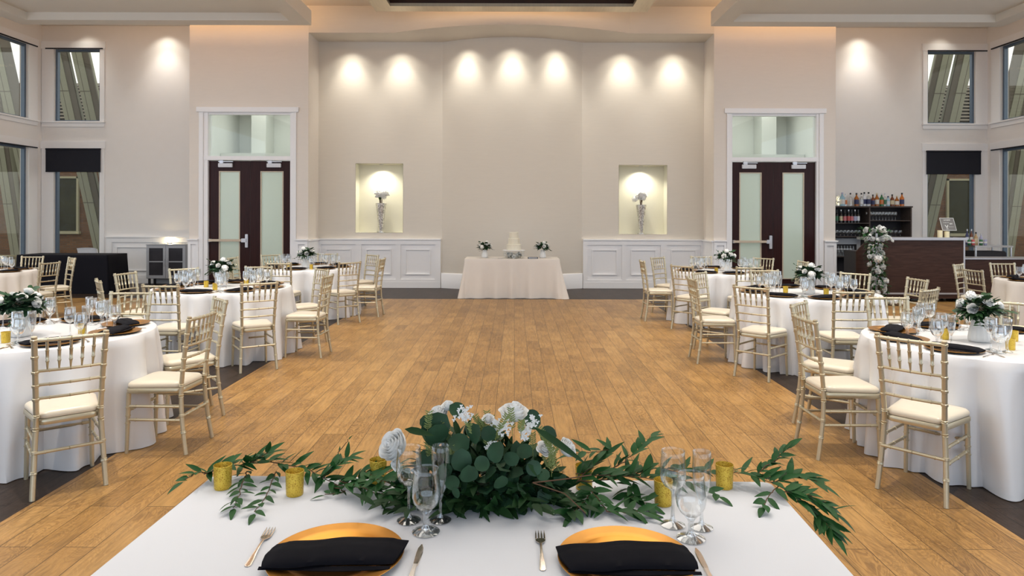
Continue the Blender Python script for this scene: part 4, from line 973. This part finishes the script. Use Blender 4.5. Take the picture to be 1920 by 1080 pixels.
# niche vases
for x,z,lb in ((-3.0,1.224,'left'),(2.84,1.204,'right')):
    t=empty('trumpet_vase',(x,WN+.16,z)); MB().lathe([(.001,0),(.085,0),(.085,.015),(.05,.02),(.052,.05),(.075,.30),(.10,.52),(.118,.63),(.12,.655),(.112,.655),(.09,.5),(.001,.45)],32).build('vase_body', M['mosaic'], t, smooth=40)
    MB().lathe([(.001,.0),(.095,.0),(.095,.010),(.001,.010)],32).build('base_plate', M['acrylic'], t)
    tag(t,f'tall tapered silver mosaic vase in the {lb} lit niche','vase','silver niche vases')
    f=empty('silk_flower_bunch',(x,WN+.16,z+.60)); rb=random.Random(7 if lb=='left' else 9); ms=MB(); ml=MB()
    for k in range(7): ms.tube([(rb.uniform(-.02,.02),rb.uniform(-.02,.02),-.12),(rb.uniform(-.04,.04),rb.uniform(-.03,.03),.2)],.006,5)
    for k in range(14): leaf(ml,(rb.uniform(-.03,.05),rb.uniform(-.06,.02),.20+rb.uniform(-.03,.05)),(rb.uniform(-1,1),rb.uniform(-1,.3),rb.uniform(-.4,.5)),(0,0,1),.08,.035,'lance')
    ms.build('stem', M['twig'], f); ml.build('foliage', M['leaf_d'], f, smooth=60)
    for k in range(18): 
        a=rb.uniform(0,6.28); q=rb.uniform(.02,.16); put_flower('blossom', PROTO_MESH[k%2][k%2], f, (q*math.cos(a),-.03+q*.5*math.sin(a),.24+rb.uniform(-.02,.10)-q*.25), (math.cos(a)*.5,-.4,.8), rb.uniform(.05,.072))
    tag(f,f'bunch of white flowers standing in the {lb} niche vase','flower arrangement','niche flowers')
    l=MB().lathe([(.001,-.012),(.045,-.012),(.055,0),(.001,0)],20).build('niche_downlight', M['steel'], loc=(x,WN+.18,(2.752 if x<0 else 2.732))); tag(l,f'small round downlight in the ceiling of the {lb} niche','light fitting','niche downlights')

# ------------------------------------------------------------------ left side furniture
o=rect_cloth('tablecloth', M['black_cloth'], (-9.19,14.22,0), .92, .37, .785, 31, .012, .015, .05); tag(o,'black floor-length cloth over the rectangular table by the left windows','tablecloth')
t=empty('folding_chair',(-9.25,14.93,0),PI)
for s in (-1,1):
    MB().tube([(s*.20,-.22,0),(s*.20,.02,.44),(s*.20,.14,.86)],.013,8).build('back_leg', M['plastic_w'], t); MB().tube([(s*.18,.20,0),(s*.18,-.10,.44)],.012,8).build('front_leg', M['plastic_w'], t)
for o_ in list(t.children): o_.name='leg'
rows=[]
for z,d in ((.66,.0),(.68,.006),(.80,.006),(.87,.003),(.88,0)): rows.append([(x*.2, .105+(z-.66)*.33 - .02*(1-x*x)-d, z+(.012*(1-x*x) if z>.85 else 0)) for x in [-1+2*i/10 for i in range(11)]])
mb=MB().grid(rows); mb.grid([[(p[0],p[1]+.022,p[2]) for p in r_] for r_ in rows]); mb.build('backrest', M['plastic_w'], t, smooth=50); MB().box(-.2,.2,-.2,.2,.43,.46).build('seat', M['plastic_w'], t, smooth=0, bevel=.01)
tag(t,'white resin folding chair behind the black-clothed table','chair')
t=empty('glass_door_cabinet',(-7.985,15.83,0)); W2=.445; y0,y1=-.18,.13
MB().box(-W2,-W2+.02,y0,y1,.14,.91).box(W2-.02,W2,y0,y1,.14,.91).box(-W2+.02,W2-.02,y0,y1,.14,.16).box(-W2+.02,W2-.02,y1-.01,y1,.16,.91).box(-W2+.02,W2-.02,y0+.02,y1-.01,.52,.54).build('carcass', M['grey_lam'], t, smooth=0)
MB().box(-W2-.01,W2+.01,y0-.03,y1+.0,.91,.93).build('top', M['grey_lam'], t, smooth=0, bevel=.003)
for s in (-1,1):
    a,b=(-W2,-.003) if s<0 else (.003,W2); f=.06
    d=MB().box(a,a+f,y0-.022,y0-.002,.15,.905).box(b-f,b,y0-.022,y0-.002,.15,.905).box(a+f,b-f,y0-.022,y0-.002,.845,.905).box(a+f,b-f,y0-.022,y0-.002,.15,.22).box(a+f,b-f,y0-.016,y0-.002,.52,.545).build('door', M['grey_lam'], t, smooth=0)
    MB().box(a+f,b-f,y0-.012,y0-.008,.22,.845).build('glass_pane', M['cab_glass'], d, smooth=0); hx=-.03*-s*-1 if False else (b-.03 if s<0 else a+.03)
    MB().tube([(hx,y0-.045,.44),(hx,y0-.045,.60)],.006,6).box(hx-.004,hx+.004,y0-.045,y0-.02,.45,.46).box(hx-.004,hx+.004,y0-.045,y0-.02,.58,.59).build('handle', M['steel'], d)
for x in (-W2+.04,W2-.04):
    for y in (y0+.04,y1-.04): MB().box(x-.02,x+.02,y-.02,y+.02,0,.14).build('foot', M['shelfdark'], t, smooth=0)
tag(t,'low grey cabinet with two dark glass doors against the left back wall','cabinet')
l=MB().lathe([(.001,0),(.05,0),(.055,.01),(.05,.03),(.04,.035),(.035,.02),(.001,.02)],20).build('uplight', M['steel'], loc=(-8.02,15.88,.93)); tag(l,'small uplight standing on top of the grey cabinet','lamp')
t=empty('storage_crate',(-10.95,14.4,0)); MB().box(-.12,.30,-.2,.2,0,.72).build('crate_body', M['frame_o'], t, smooth=0, bevel=.01); MB().box(-.13,.31,-.21,.21,.68,.735).build('lid', M['frame_o'], t, smooth=0, bevel=.006); tag(t,'tall olive-beige box standing left of the black-clothed table','box')

# ------------------------------------------------------------------ bar
t=empty('portable_bar',(7.5,12.86,0))
MB().prism([(-1.06,.065),(-1.06,.95),(-.86,1.165),(.95,1.165),(.95,.065)],'y',0,.03).build('front_panel', M['barpanel'], t, smooth=0, fix=True)
MB().box(-1.03,.93,.03,.55,.065,.95).build('cabinet_body', M['shelfdark'], t, smooth=0)
MB().box(-.9,1.02,-.04,.32,1.165,1.215).build('countertop', M['counter'], t, smooth=0, bevel=.006)
MB().box(.95,.985,-.01,.45,.065,1.165).build('end_trim', M['counter'], t, smooth=0, bevel=.004)
MB().box(-1.06,.95,-.012,0,.145,.175).build('kick_strip', M['counter'], t, smooth=0)
for x in (-.95,0,.85):
    for y in (.06,.48): MB().tube([(x-.015,y,.034),(x+.015,y,.034)],.034,12).box(x-.02,x+.02,y-.01,y+.01,.05,.07).build('caster', M['black'], t)
tag(t,'dark walnut bar with a raised steel counter','bar')
t=empty('low_counter',(9.75,12.95,0)); MB().box(-1.25,1.25,0,.03,.05,.80).build('front_panel', M['barpanel'], t, smooth=0); MB().box(-1.25,1.25,.03,.5,0,.80).build('cabinet_body', M['shelfdark'], t, smooth=0); MB().box(-1.26,1.27,-.02,.52,.80,.825).build('countertop', M['counter'], t, smooth=0, bevel=.004); tag(t,'low dark wood counter to the right of the walnut bar','counter')
t=empty('steel_work_table',(9.80,14.2,0)); MB().box(-.42,.36,-.3,.3,.985,1.02).build('table_top', M['steel'], t, smooth=0, bevel=.004)
for x in (-.39,.33):
    for y in (-.27,.27): MB().tube([(x,y,0),(x,y,.985)],.02,8).build('leg', M['steel'], t)
MB().box(-.36,.30,-.2,.2,.45,.9).build('ice_bin', M['shelfdark'], t, smooth=0, bevel=.02); MB().box(-.38,.32,-.24,.24,.42,.45).build('shelf', M['steel'], t, smooth=0)
tag(t,'steel work table behind the low counter, holding cans and bottles','table')
ZW=1.02
def lath(name,prof,m,parent,n=14): return MB().lathe(prof,n).build(name,m,parent,smooth=50)
def bottle(name,loc,rad,h,body,cap,lab,label,group,neck=.36,cat='bottle',shoulder=.62):
    t=empty(name,loc); hs=h*shoulder; nr=rad*neck
    lath('bottle_body',[(.001,0),(rad,0),(rad,hs),(rad*.85,hs+.03*h),(nr*1.1,hs+.15*h),(nr,hs+.18*h),(nr,h*.9),(.001,h*.9)],body,t)
    lath('cap',[(nr*1.15,h*.88),(nr*1.15,h),(.001,h)],cap,t)
    if lab: lath('paper_label',[(rad*1.02,hs*.25),(rad*1.02,hs*.8)],lab,t)
    tag(t,label,cat,group); return t
bm_={'clear':M['glass_far'],'amber':bottle_mat('amber_spirit',(.35,.11,.015)),'brown':bottle_mat('brown_spirit',(.16,.04,.012)),'green':bottle_mat('green_bottle',(.02,.14,.05)),'blue':bottle_mat('pale_blue_glass',(.30,.50,.62)),'wine':bottle_mat('dark_wine_glass',(.012,.010,.012)),'orange':bottle_mat('orange_label',(.55,.16,.03)),'white':bottle_mat('white_label',(.75,.74,.70),.5),'red':bottle_mat('red_label',(.55,.10,.10),.5),'pink':bottle_mat('pink_red_label',(.62,.20,.22),.5),'lilac':bottle_mat('lilac_label',(.42,.42,.60),.5),'navy':bottle_mat('navy_label',(.03,.04,.12),.5),'blk':M['black'],'silver':M['steel'],'milk':bottle_mat('milky_glass',(.70,.72,.76)),'cream':bottle_mat('cream_label',(.70,.60,.40),.5),'tan':bottle_mat('tan_beer',(.45,.30,.15))}
ZS=1.848
BT=[(1579,.060,.315,'blue','lilac','white','pale blue bottle with a purple cap'),(1585.5,.034,.28,'clear','silver','orange','clear bottle with an orange and red label'),(1594.5,.040,.305,'clear','blk',None,'plain clear bottle with a black cap'),
 (1605.8,.048,.305,'amber','blk','navy','amber bottle with a dark label'),(1615,.044,.305,'clear','blk','milk','clear bottle with a flat black cap'),(1620.5,.044,.325,'milk','blk','navy','milky white bottle with a navy label'),(1628.5,.046,.325,'clear','blk','navy','clear bottle with a narrow navy label'),
 (1636.5,.040,.27,'brown','blk','navy','short brown bottle with a navy label'),(1644,.046,.305,'amber','cream','white','tall amber bottle with a large white label'),(1653,.044,.30,'green','milk','orange','green bottle with an orange label'),(1659,.034,.30,'clear','silver','green','slim clear bottle with a green label'),(1665,.042,.235,'blue','navy','milk','squat pale bottle with a blue stopper'),
 (1672.8,.042,.275,'brown','blk','cream','brown bottle with a cream label'),(1681.5,.046,.24,'amber','cream','white','short wide amber bottle with a white label'),(1691,.048,.31,'orange','blk','navy','orange-brown bottle with a black ball stopper, rightmost')]
for px,r_,h_,b_,c_,l_,lb in BT:
    Y=16.0-.20-.02*(int(px)%3); x=(px-965)/1280*Y
    bottle('liquor_bottle',(x,Y,ZS),r_,h_,bm_[b_],bm_[c_],bm_[l_] if l_ else None,lb+' on the back bar','bottles on top of the back bar')
# lights in a jar, far left
t=empty('fairy_light_jar',((1571-965)/1280*15.75,15.75,ZS)); lath('jar',[(.001,0),(.045,0),(.045,.22),(.03,.25)],M['glass_far'],t)
mb=MB(); rb=random.Random(2)
for k in range(26): mb.lathe([(.001,-.008),(.008,0),(.001,.008)],6,(rb.uniform(-.03,.03),rb.uniform(-.03,.03),.02+.2*rb.random()))
mb.build('fairy_lights', emit_mat('warm_fairy_light',(1,.85,.5),3), t); tag(t,'glass jar of warm fairy lights at the left end of the back bar','lamp')
# shelving
t=empty('back_bar_shelving',(8.2,15.9,0)); x0,x1=-1.30,.86; yf,yb=-.33,.09; s2=.02
MB().box(x0,x1+.02,yf-.01,yb,1.815,1.848).build('top', M['shelfwood'], t, smooth=0, bevel=.003)
for x in (x0,-.115,x1-.03): MB().box(x,x+.03,yf,yb,0,1.815).build('side_panel', M['shelfwood'], t, smooth=0)
MB().box(x0,x1,yb-.01,yb,0,1.815).build('back_panel', M['shelfdark'], t, smooth=0)
for a,b,z in ((x0+.03,-.115,1.465),(x0+.03,-.115,1.155),(x0+.03,-.115,.70),(-.085,x1-.03,1.525),(-.085,x1-.03,1.155),(-.085,x1-.03,.70)): MB().box(a,b,yf,yb-.01,z-.02,z).build('shelf', M['shelfwood'], t, smooth=0)
tag(t,'dark open shelving unit behind the bar stocked with wine and glasses','shelf')
for k,(px,l_,lb) in enumerate(((1569,'green','with a green label'),(1576.8,'cream','with a cream and orange label'),(1584,'pink','with a pink and white label'),(1591,'red','with a red and white label'),(1597,'pink','with a rose label, left of the lilac ones'),(1603,'lilac','with a lilac label'),(1609,'milk','with a pale grey label, rightmost of the wines'))):
    Y=15.68; bottle('wine_bottle',((px-965)/1280*Y,Y,1.466),.036,.30,bm_['wine'],bm_['silver' if k%2 else 'wine'],bm_[l_],f'dark wine bottle {lb} on the top shelf','wine bottles on the shelf',.38)
def shelfglass(kind):
    if kind=='wine': pr=[(.032,0),(.032,.003),(.006,.008),(.004,.08),(.012,.09),(.034,.12),(.037,.15),(.032,.19)]
    elif kind=='snifter': pr=[(.034,0),(.034,.003),(.006,.01),(.006,.05),(.03,.065),(.042,.10),(.036,.14)]
    else: pr=[(.026,0),(.028,.01),(.034,.10),(.020,.17),(.019,.235)]
    return MB().lathe(pr,12).build('shelf_glass', M['glass_far'], smooth=60)
for kind,z,pxs,Y,lb in (('wine',1.526,[1625+6*i for i in range(10)],15.70,'upside wine glass in the row on the upper right shelf'),('snifter',1.156,[1569+7*i for i in range(7)],15.70,'round glass in the row on the middle left shelf'),('snifter',1.156,[1664+8*i for i in range(4)],15.70,'round glass in the row on the middle right shelf'),('tall',.701,[1572+5.6*i for i in range(6)],15.70,'tall carafe in the row on the lower left shelf')):
    pr=Proto(shelfglass(kind)); 
    for px in pxs: 
        o=pr.get(); o.location=((px-965)/1280*Y,Y,z)
        tag(o,'clear '+lb.replace('upside ','stemmed '),'glass',{'wine':'wine glasses on the upper right shelf','tall':'carafes on the lower left shelf'}.get(kind,'round glasses on the middle '+('left' if px<1620 else 'right')+' shelf'))
# sign, candles, beer
t=empty('chalkboard_sign',(8.30,13.02,1.215)); mb=MB(); w=.135
def T(x,z,y=0.): return (x+ (z-.12)*-.12, y + (z-.12)*.25, z)
mb.add([T(-w,.13),T(w,.13),T(w,.37),T(-w,.37),T(-w,.13,.012),T(w,.13,.012),T(w,.37,.012),T(-w,.37,.012)],[(0,1,2,3),(7,6,5,4),(0,4,5,1),(1,5,6,2),(2,6,7,3),(3,7,4,0)]).build('board', M['chalk'], t, smooth=0)
mk=MB(); mf=MB()
def bar_(mb_,x0,x1,z0,z1): mb_.add([T(x0,z0,-.002),T(x1,z0,-.002),T(x1,z1,-.002),T(x0,z1,-.002)],[(0,1,2,3)])
for a in ((-w,w,.13,.137),(-w,w,.363,.37),(-w,-w+.007,.13,.37),(w-.007,w,.13,.37)): bar_(mf,*a)
rb=random.Random(6)
def scrawl(x0,x1,z,h):
    x=x0
    while x<x1: wd=rb.uniform(.006,.012); bar_(mk,x,x+wd*.35,z,z+h); bar_(mk,x,x+wd,z+h*rb.choice((0,.45,.85)),z+h*rb.choice((.15,.6,1))); x+=wd*1.35
scrawl(-.06,.06,.318,.022); scrawl(-.085,.02,.275,.010); scrawl(.03,.085,.245,.026); scrawl(.0,.09,.195,.010)
mk.add([T(-.07,.235,-.002),T(-.055,.235,-.002),T(-.035,.195,-.002),T(-.015,.235,-.002),T(-.0,.235,-.002),T(-.03,.18,-.002),T(-.04,.18,-.002)],[(0,1,2,6),(2,3,4,5),(2,5,6)]); bar_(mk,-.055,-.015,.158,.166)
mf.build('board_edge', M['chalkw'], t, smooth=0); mk.build('chalk_writing', M['chalkw'], t, smooth=0)
MB().box(-.05,.05,-.02,.08,0,.012).box(-.02,.02,.02,.035,.012,.16).build('stand', M['black'], t, smooth=0)
tag(t,'small grey chalkboard sign with white writing on the bar counter','sign')
for px,h_,lb in ((1762.5,.135,'taller'),(1775.5,.115,'shorter')):
    Y=12.95; t=empty('pillar_candle',((px-965)/1280*Y,Y,1.215)); lath('wax',[(.001,0),(.044,0),(.044,h_),(.036,h_-.004),(.001,h_-.006)],M['wax'],t,24); MB().tube([(0,0,h_-.006),(.002,0,h_+.008)],.0015,5).build('wick', M['black'], t); tag(t,f'{lb} cream pillar candle on the bar counter','candle','pillar candles on the bar')
for px,py,r_,h_,b_,c_,l_,lb in ((1813.5,.10,.031,.33,'navy','silver','milk','dark blue beer bottle with white label, leftmost'),(1821.5,.10,.031,.33,'brown','silver','white','brown beer bottle with silver neck and white label'),(1830,.02,.036,.27,'tan','blk','cream','tan bottle with a dark cap and cream label'),(1839.5,.10,.033,.24,'lilac','silver','lilac','purple can-like bottle behind the green can')):
    Y=14.2+py; bottle('drink_bottle',((px-965)/1280*Y,Y,ZW),r_,h_,bm_[b_],bm_[c_],bm_[l_],lb+' on the work table','drinks on the work table')
for px,py,b_,lb in ((1817.5,-.12,'green','green and white can, left'),(1824.5,-.12,'red','red and green can beside the leftmost can'),(1839.5,-.10,'green','bright green can'),(1847.5,-.10,'lilac','lilac and white can, rightmost')):
    Y=14.2+py; t=empty('drink_can',((px-965)/1280*Y,Y,ZW)); lath('can_body',[(.001,0),(.026,0),(.033,.008),(.033,.11),(.027,.12)],bm_[b_],t); lath('can_lid',[(.027,.12),(.026,.117),(.001,.117)],bm_['silver'],t); lath('band',[(.0335,.045),(.0335,.075)],bm_['white'],t); tag(t,lb+' on the steel work table','can','cans on the work table')

# flower pillar in front of the bar
t=empty('flower_pillar',(6.60,12.45,0)); rb=random.Random(12); ml=MB(); MB().tube([(0,0,.02),(0,0,1.3)],.02,10).lathe([(.001,0),(.15,0),(.15,.015),(.02,.025)],24).build('stand', M['steel'], t, smooth=50)
def pr(z): return .115+.10*max(0,(z-1.05)/.35)-(.03 if .45<z<.7 else 0)
for k in range(1100):
    z=rb.uniform(.06,1.40); a=rb.uniform(0,6.28); q=pr(z)*rb.uniform(.6,1.4); cx=.03*math.sin(z*4)+.0
    leaf(ml,(cx+q*math.cos(a),q*math.sin(a),z),(math.cos(a)+rb.uniform(-.6,.6),math.sin(a)+rb.uniform(-.6,.6),rb.uniform(-.6,.9)),(0,0,1),rb.uniform(.06,.10),rb.uniform(.022,.036),'lance')
for k in range(90): leaf(ml,(rb.uniform(-.1,.45),rb.uniform(-.15,.1),rb.uniform(.015,.06)),(rb.uniform(-1,1),rb.uniform(-1,1),rb.uniform(0,.5)),(0,0,1),.07,.025,'lance')
ml.build('foliage', M['leaf'], t, smooth=60)
for k in range(60):
    z=.10+1.30*(k+.5)/60+rb.uniform(-.03,.03); a=(k*2.4)%(2*PI); q=pr(z)*rb.uniform(.85,1.15); cx=.03*math.sin(z*4); r_=rb.choice((.040,.048,.055,.062,.034)); d=(math.cos(a),math.sin(a),rb.uniform(.0,.7))
    pool=PROTO_MESH[rb.choice((0,0,0,1,2))]; put_flower('rose', rb.choice(pool), t, (cx+q*math.cos(a),q*math.sin(a),min(z,1.40)), d, r_)
for x,z,r_ in ((-.20,.885,.045),(-.13,.90,.045),(-.05,.86,.085),(-.02,1.02,.05),(.04,.70,.06),(-.05,.62,.06),(.06,.36,.06),(.10,.45,.055),(-.12,1.36,.05),(.05,1.38,.055),(-.02,1.41,.05),(.16,1.22,.045),(-.15,1.20,.05),(.21,1.17,.035),(.02,1.20,.06)):
    put_flower('rose', PROTO_MESH[1][0] if r_>.07 else PROTO_MESH[0][0], t, (x,-.14,z), (x*2,-1,.3), r_)
for k in range(12): put_flower('rose', PROTO_MESH[k%3][0], t, (.08+.032*k,-.10+.05*math.sin(k*3),.05+.02*(k%2)), (.2,-.5,1), .042)
tag(t,'tall pillar of white roses and greenery in front of the bar','flower arrangement')

# ------------------------------------------------------------------ lights
def area(name, loc, rot, sx, sy, e, col, spread=None):
    l=bpy.data.lights.new(name,'AREA'); l.shape='RECTANGLE'; l.size=sx; l.size_y=sy; l.energy=e; l.color=col
    if spread: l.spread=spread
    o=bpy.data.objects.new(name,l); COL.objects.link(o); o.location=loc; o.rotation_euler=rot; return o
def spot(name, loc, target, e, col, ang, blend=.8, rad=.03):
    l=bpy.data.lights.new(name,'SPOT'); l.energy=e; l.color=col; l.spot_size=math.radians(ang); l.spot_blend=blend; l.shadow_soft_size=rad
    o=bpy.data.objects.new(name,l); COL.objects.link(o); o.location=loc
    o.rotation_euler=(Vector(target)-Vector(loc)).to_track_quat('-Z','Y').to_euler(); return o
def point(name, loc, e, col, rad=.03):
    l=bpy.data.lights.new(name,'POINT'); l.energy=e; l.color=col; l.shadow_soft_size=rad; o=bpy.data.objects.new(name,l); COL.objects.link(o); o.location=loc; return o
WARM=(1,.93,.83); NEU=(1,.96,.91); COOL=(.62,.79,1)
area('light_center',(CX,6.0,5.5),(0,0,0),4.2,7.5,250,WARM)
area('light_left',(-6.9,5.5,5.3),(0,0,0),4.5,12,230,NEU)
area('light_right',(6.75,5.5,5.3),(0,0,0),4.5,12,230,NEU)
area('light_daylight',(0,-5.6,2.7),(PI/2,0,0),16,4.2,380,COOL)
for sx in (-1,1):
    area('light_side_daylight',(CX+sx*10.9,5,2.6),(0,PI/2 if sx>0 else -PI/2,0),4.5,12,190,COOL)
    for y in (3.0,5.6,8.2,10.8):
        spot('light_down_spot',(CX+sx*3.2,y,5.9),(CX+sx*3.5,y+.3,0),500,WARM,80,.9,.05)
for x,y in ((6.3,11.6),(8.2,11.6),(-8.6,12.2),(-6.6,9.0)): spot('light_down_spot',(x,y,5.34),(x,y+.4,0),260,NEU,75,.9,.06)  # added spots with no fittings, to brighten flower pillar, bar and left side
# alcove downlights
for x in (-3.62,-2.52,-1.13,-.06,1.0,2.38,3.50):
    yw=yn(x); spot('light_alcove',(x,yw-.40,5.43),(x,yw-.22,4.2),34,(1,.95,.82),112,1.0,.04); spot('light_alcove',(x,yw-.40,5.42),(x,yw-.02,3.6),66,(1,.95,.84),70,1.0,.04)
for x,z in ((-3.0,2.74),(2.84,2.72)): spot('light_niche',(x,WN+.13,z-.03),(x,WN+.2,z-1),46,(1,.96,.80),135,1.0,.02)
for x in (-8.15,8.05,9.95,-10.0): 
    d=.42 if abs(x)<9 else .4; spot('light_wallwash',(x,WB-d,5.97),(x,WB-.05,4.9),26 if abs(x)<9 else 10,(1,.94,.80),100,1.0,.04); spot('light_wallwash',(x,WB-.5,5.97),(x,WB,3.6),58 if abs(x)<9 else 25,(1,.95,.88),70,1.0,.04)
# warm cove strips above the soffits
OR=(1,.60,.30)
for a,b in ((-9.75,-4.03),(3.87,9.6)):
    area('light_cove',((a+b)/2,13.35,5.70),(math.radians(125),0,0),b-a-.2,.12,24,OR)
for x,s in ((-4.15,1),(3.99,-1)): area('light_cove',(x,8,5.70),(0,math.radians(125)*s*-1,0),.12,10,26,OR)
area('light_cove',(CX,13.25,5.70),(math.radians(125),0,0),4.8,.10,10,OR)
for x in (-5.6,5.5): area('light_corridor',(x,WD+1.2,4.2),(0,0,0),1.8,1.8,15,(1,1,.97)); 
for x in (-5.6,5.5): area('light_corridor',(x,WD+2.4,1.5),(-PI/2,0,0),2.2,2.8,30,(.98,1,.96))
point('light_uplight',(-8.02,15.90,1.0),5,(1,.78,.42),.03)
point('light_lamp',(-8.3,10.2,1.0),3,(1,.55,.15),.05)
# world: pale overcast sky
w=bpy.data.worlds.new('overcast'); scn.world=w; w.use_nodes=True; nt=w.node_tree; nt.nodes.clear()
out=nt.nodes.new('ShaderNodeOutputWorld'); bg=nt.nodes.new('ShaderNodeBackground'); bg.inputs[1].default_value=1.15
tc=nt.nodes.new('ShaderNodeTexCoord'); sp=nt.nodes.new('ShaderNodeSeparateXYZ'); rp=nt.nodes.new('ShaderNodeValToRGB')
nt.links.new(tc.outputs['Generated'],sp.inputs[0]); nt.links.new(sp.outputs['Z'],rp.inputs[0])
rp.color_ramp.elements[0].color=(.55,.52,.45,1); rp.color_ramp.elements[1].color=(1,.98,.92,1); rp.color_ramp.elements[1].position=.15
nt.links.new(rp.outputs[0],bg.inputs[0]); nt.links.new(bg.outputs[0],out.inputs[0])

# ------------------------------------------------------------------ camera and view
cam=bpy.data.cameras.new('camera'); cam.lens=24; cam.sensor_width=36; cam.shift_x=-.0026; cam.shift_y=-135/1920
co=bpy.data.objects.new('camera',cam); COL.objects.link(co); co.location=(0,0,1.6); co.rotation_euler=(PI/2,0,0)
co.rotation_euler=(Matrix.Rotation(PI/2,3,'X') @ Matrix.Rotation(math.radians(.15),3,'Z')).to_euler()
cam.clip_start=.05; scn.camera=co
scn.view_settings.view_transform='Standard'; scn.view_settings.look='None'; scn.view_settings.exposure=.14
cy=scn.cycles; cy.max_bounces=9; cy.diffuse_bounces=4; cy.glossy_bounces=4; cy.transmission_bounces=8; cy.transparent_max_bounces=40
cy.caustics_reflective=False; cy.caustics_refractive=False; cy.sample_clamp_indirect=4; cy.use_denoising=True
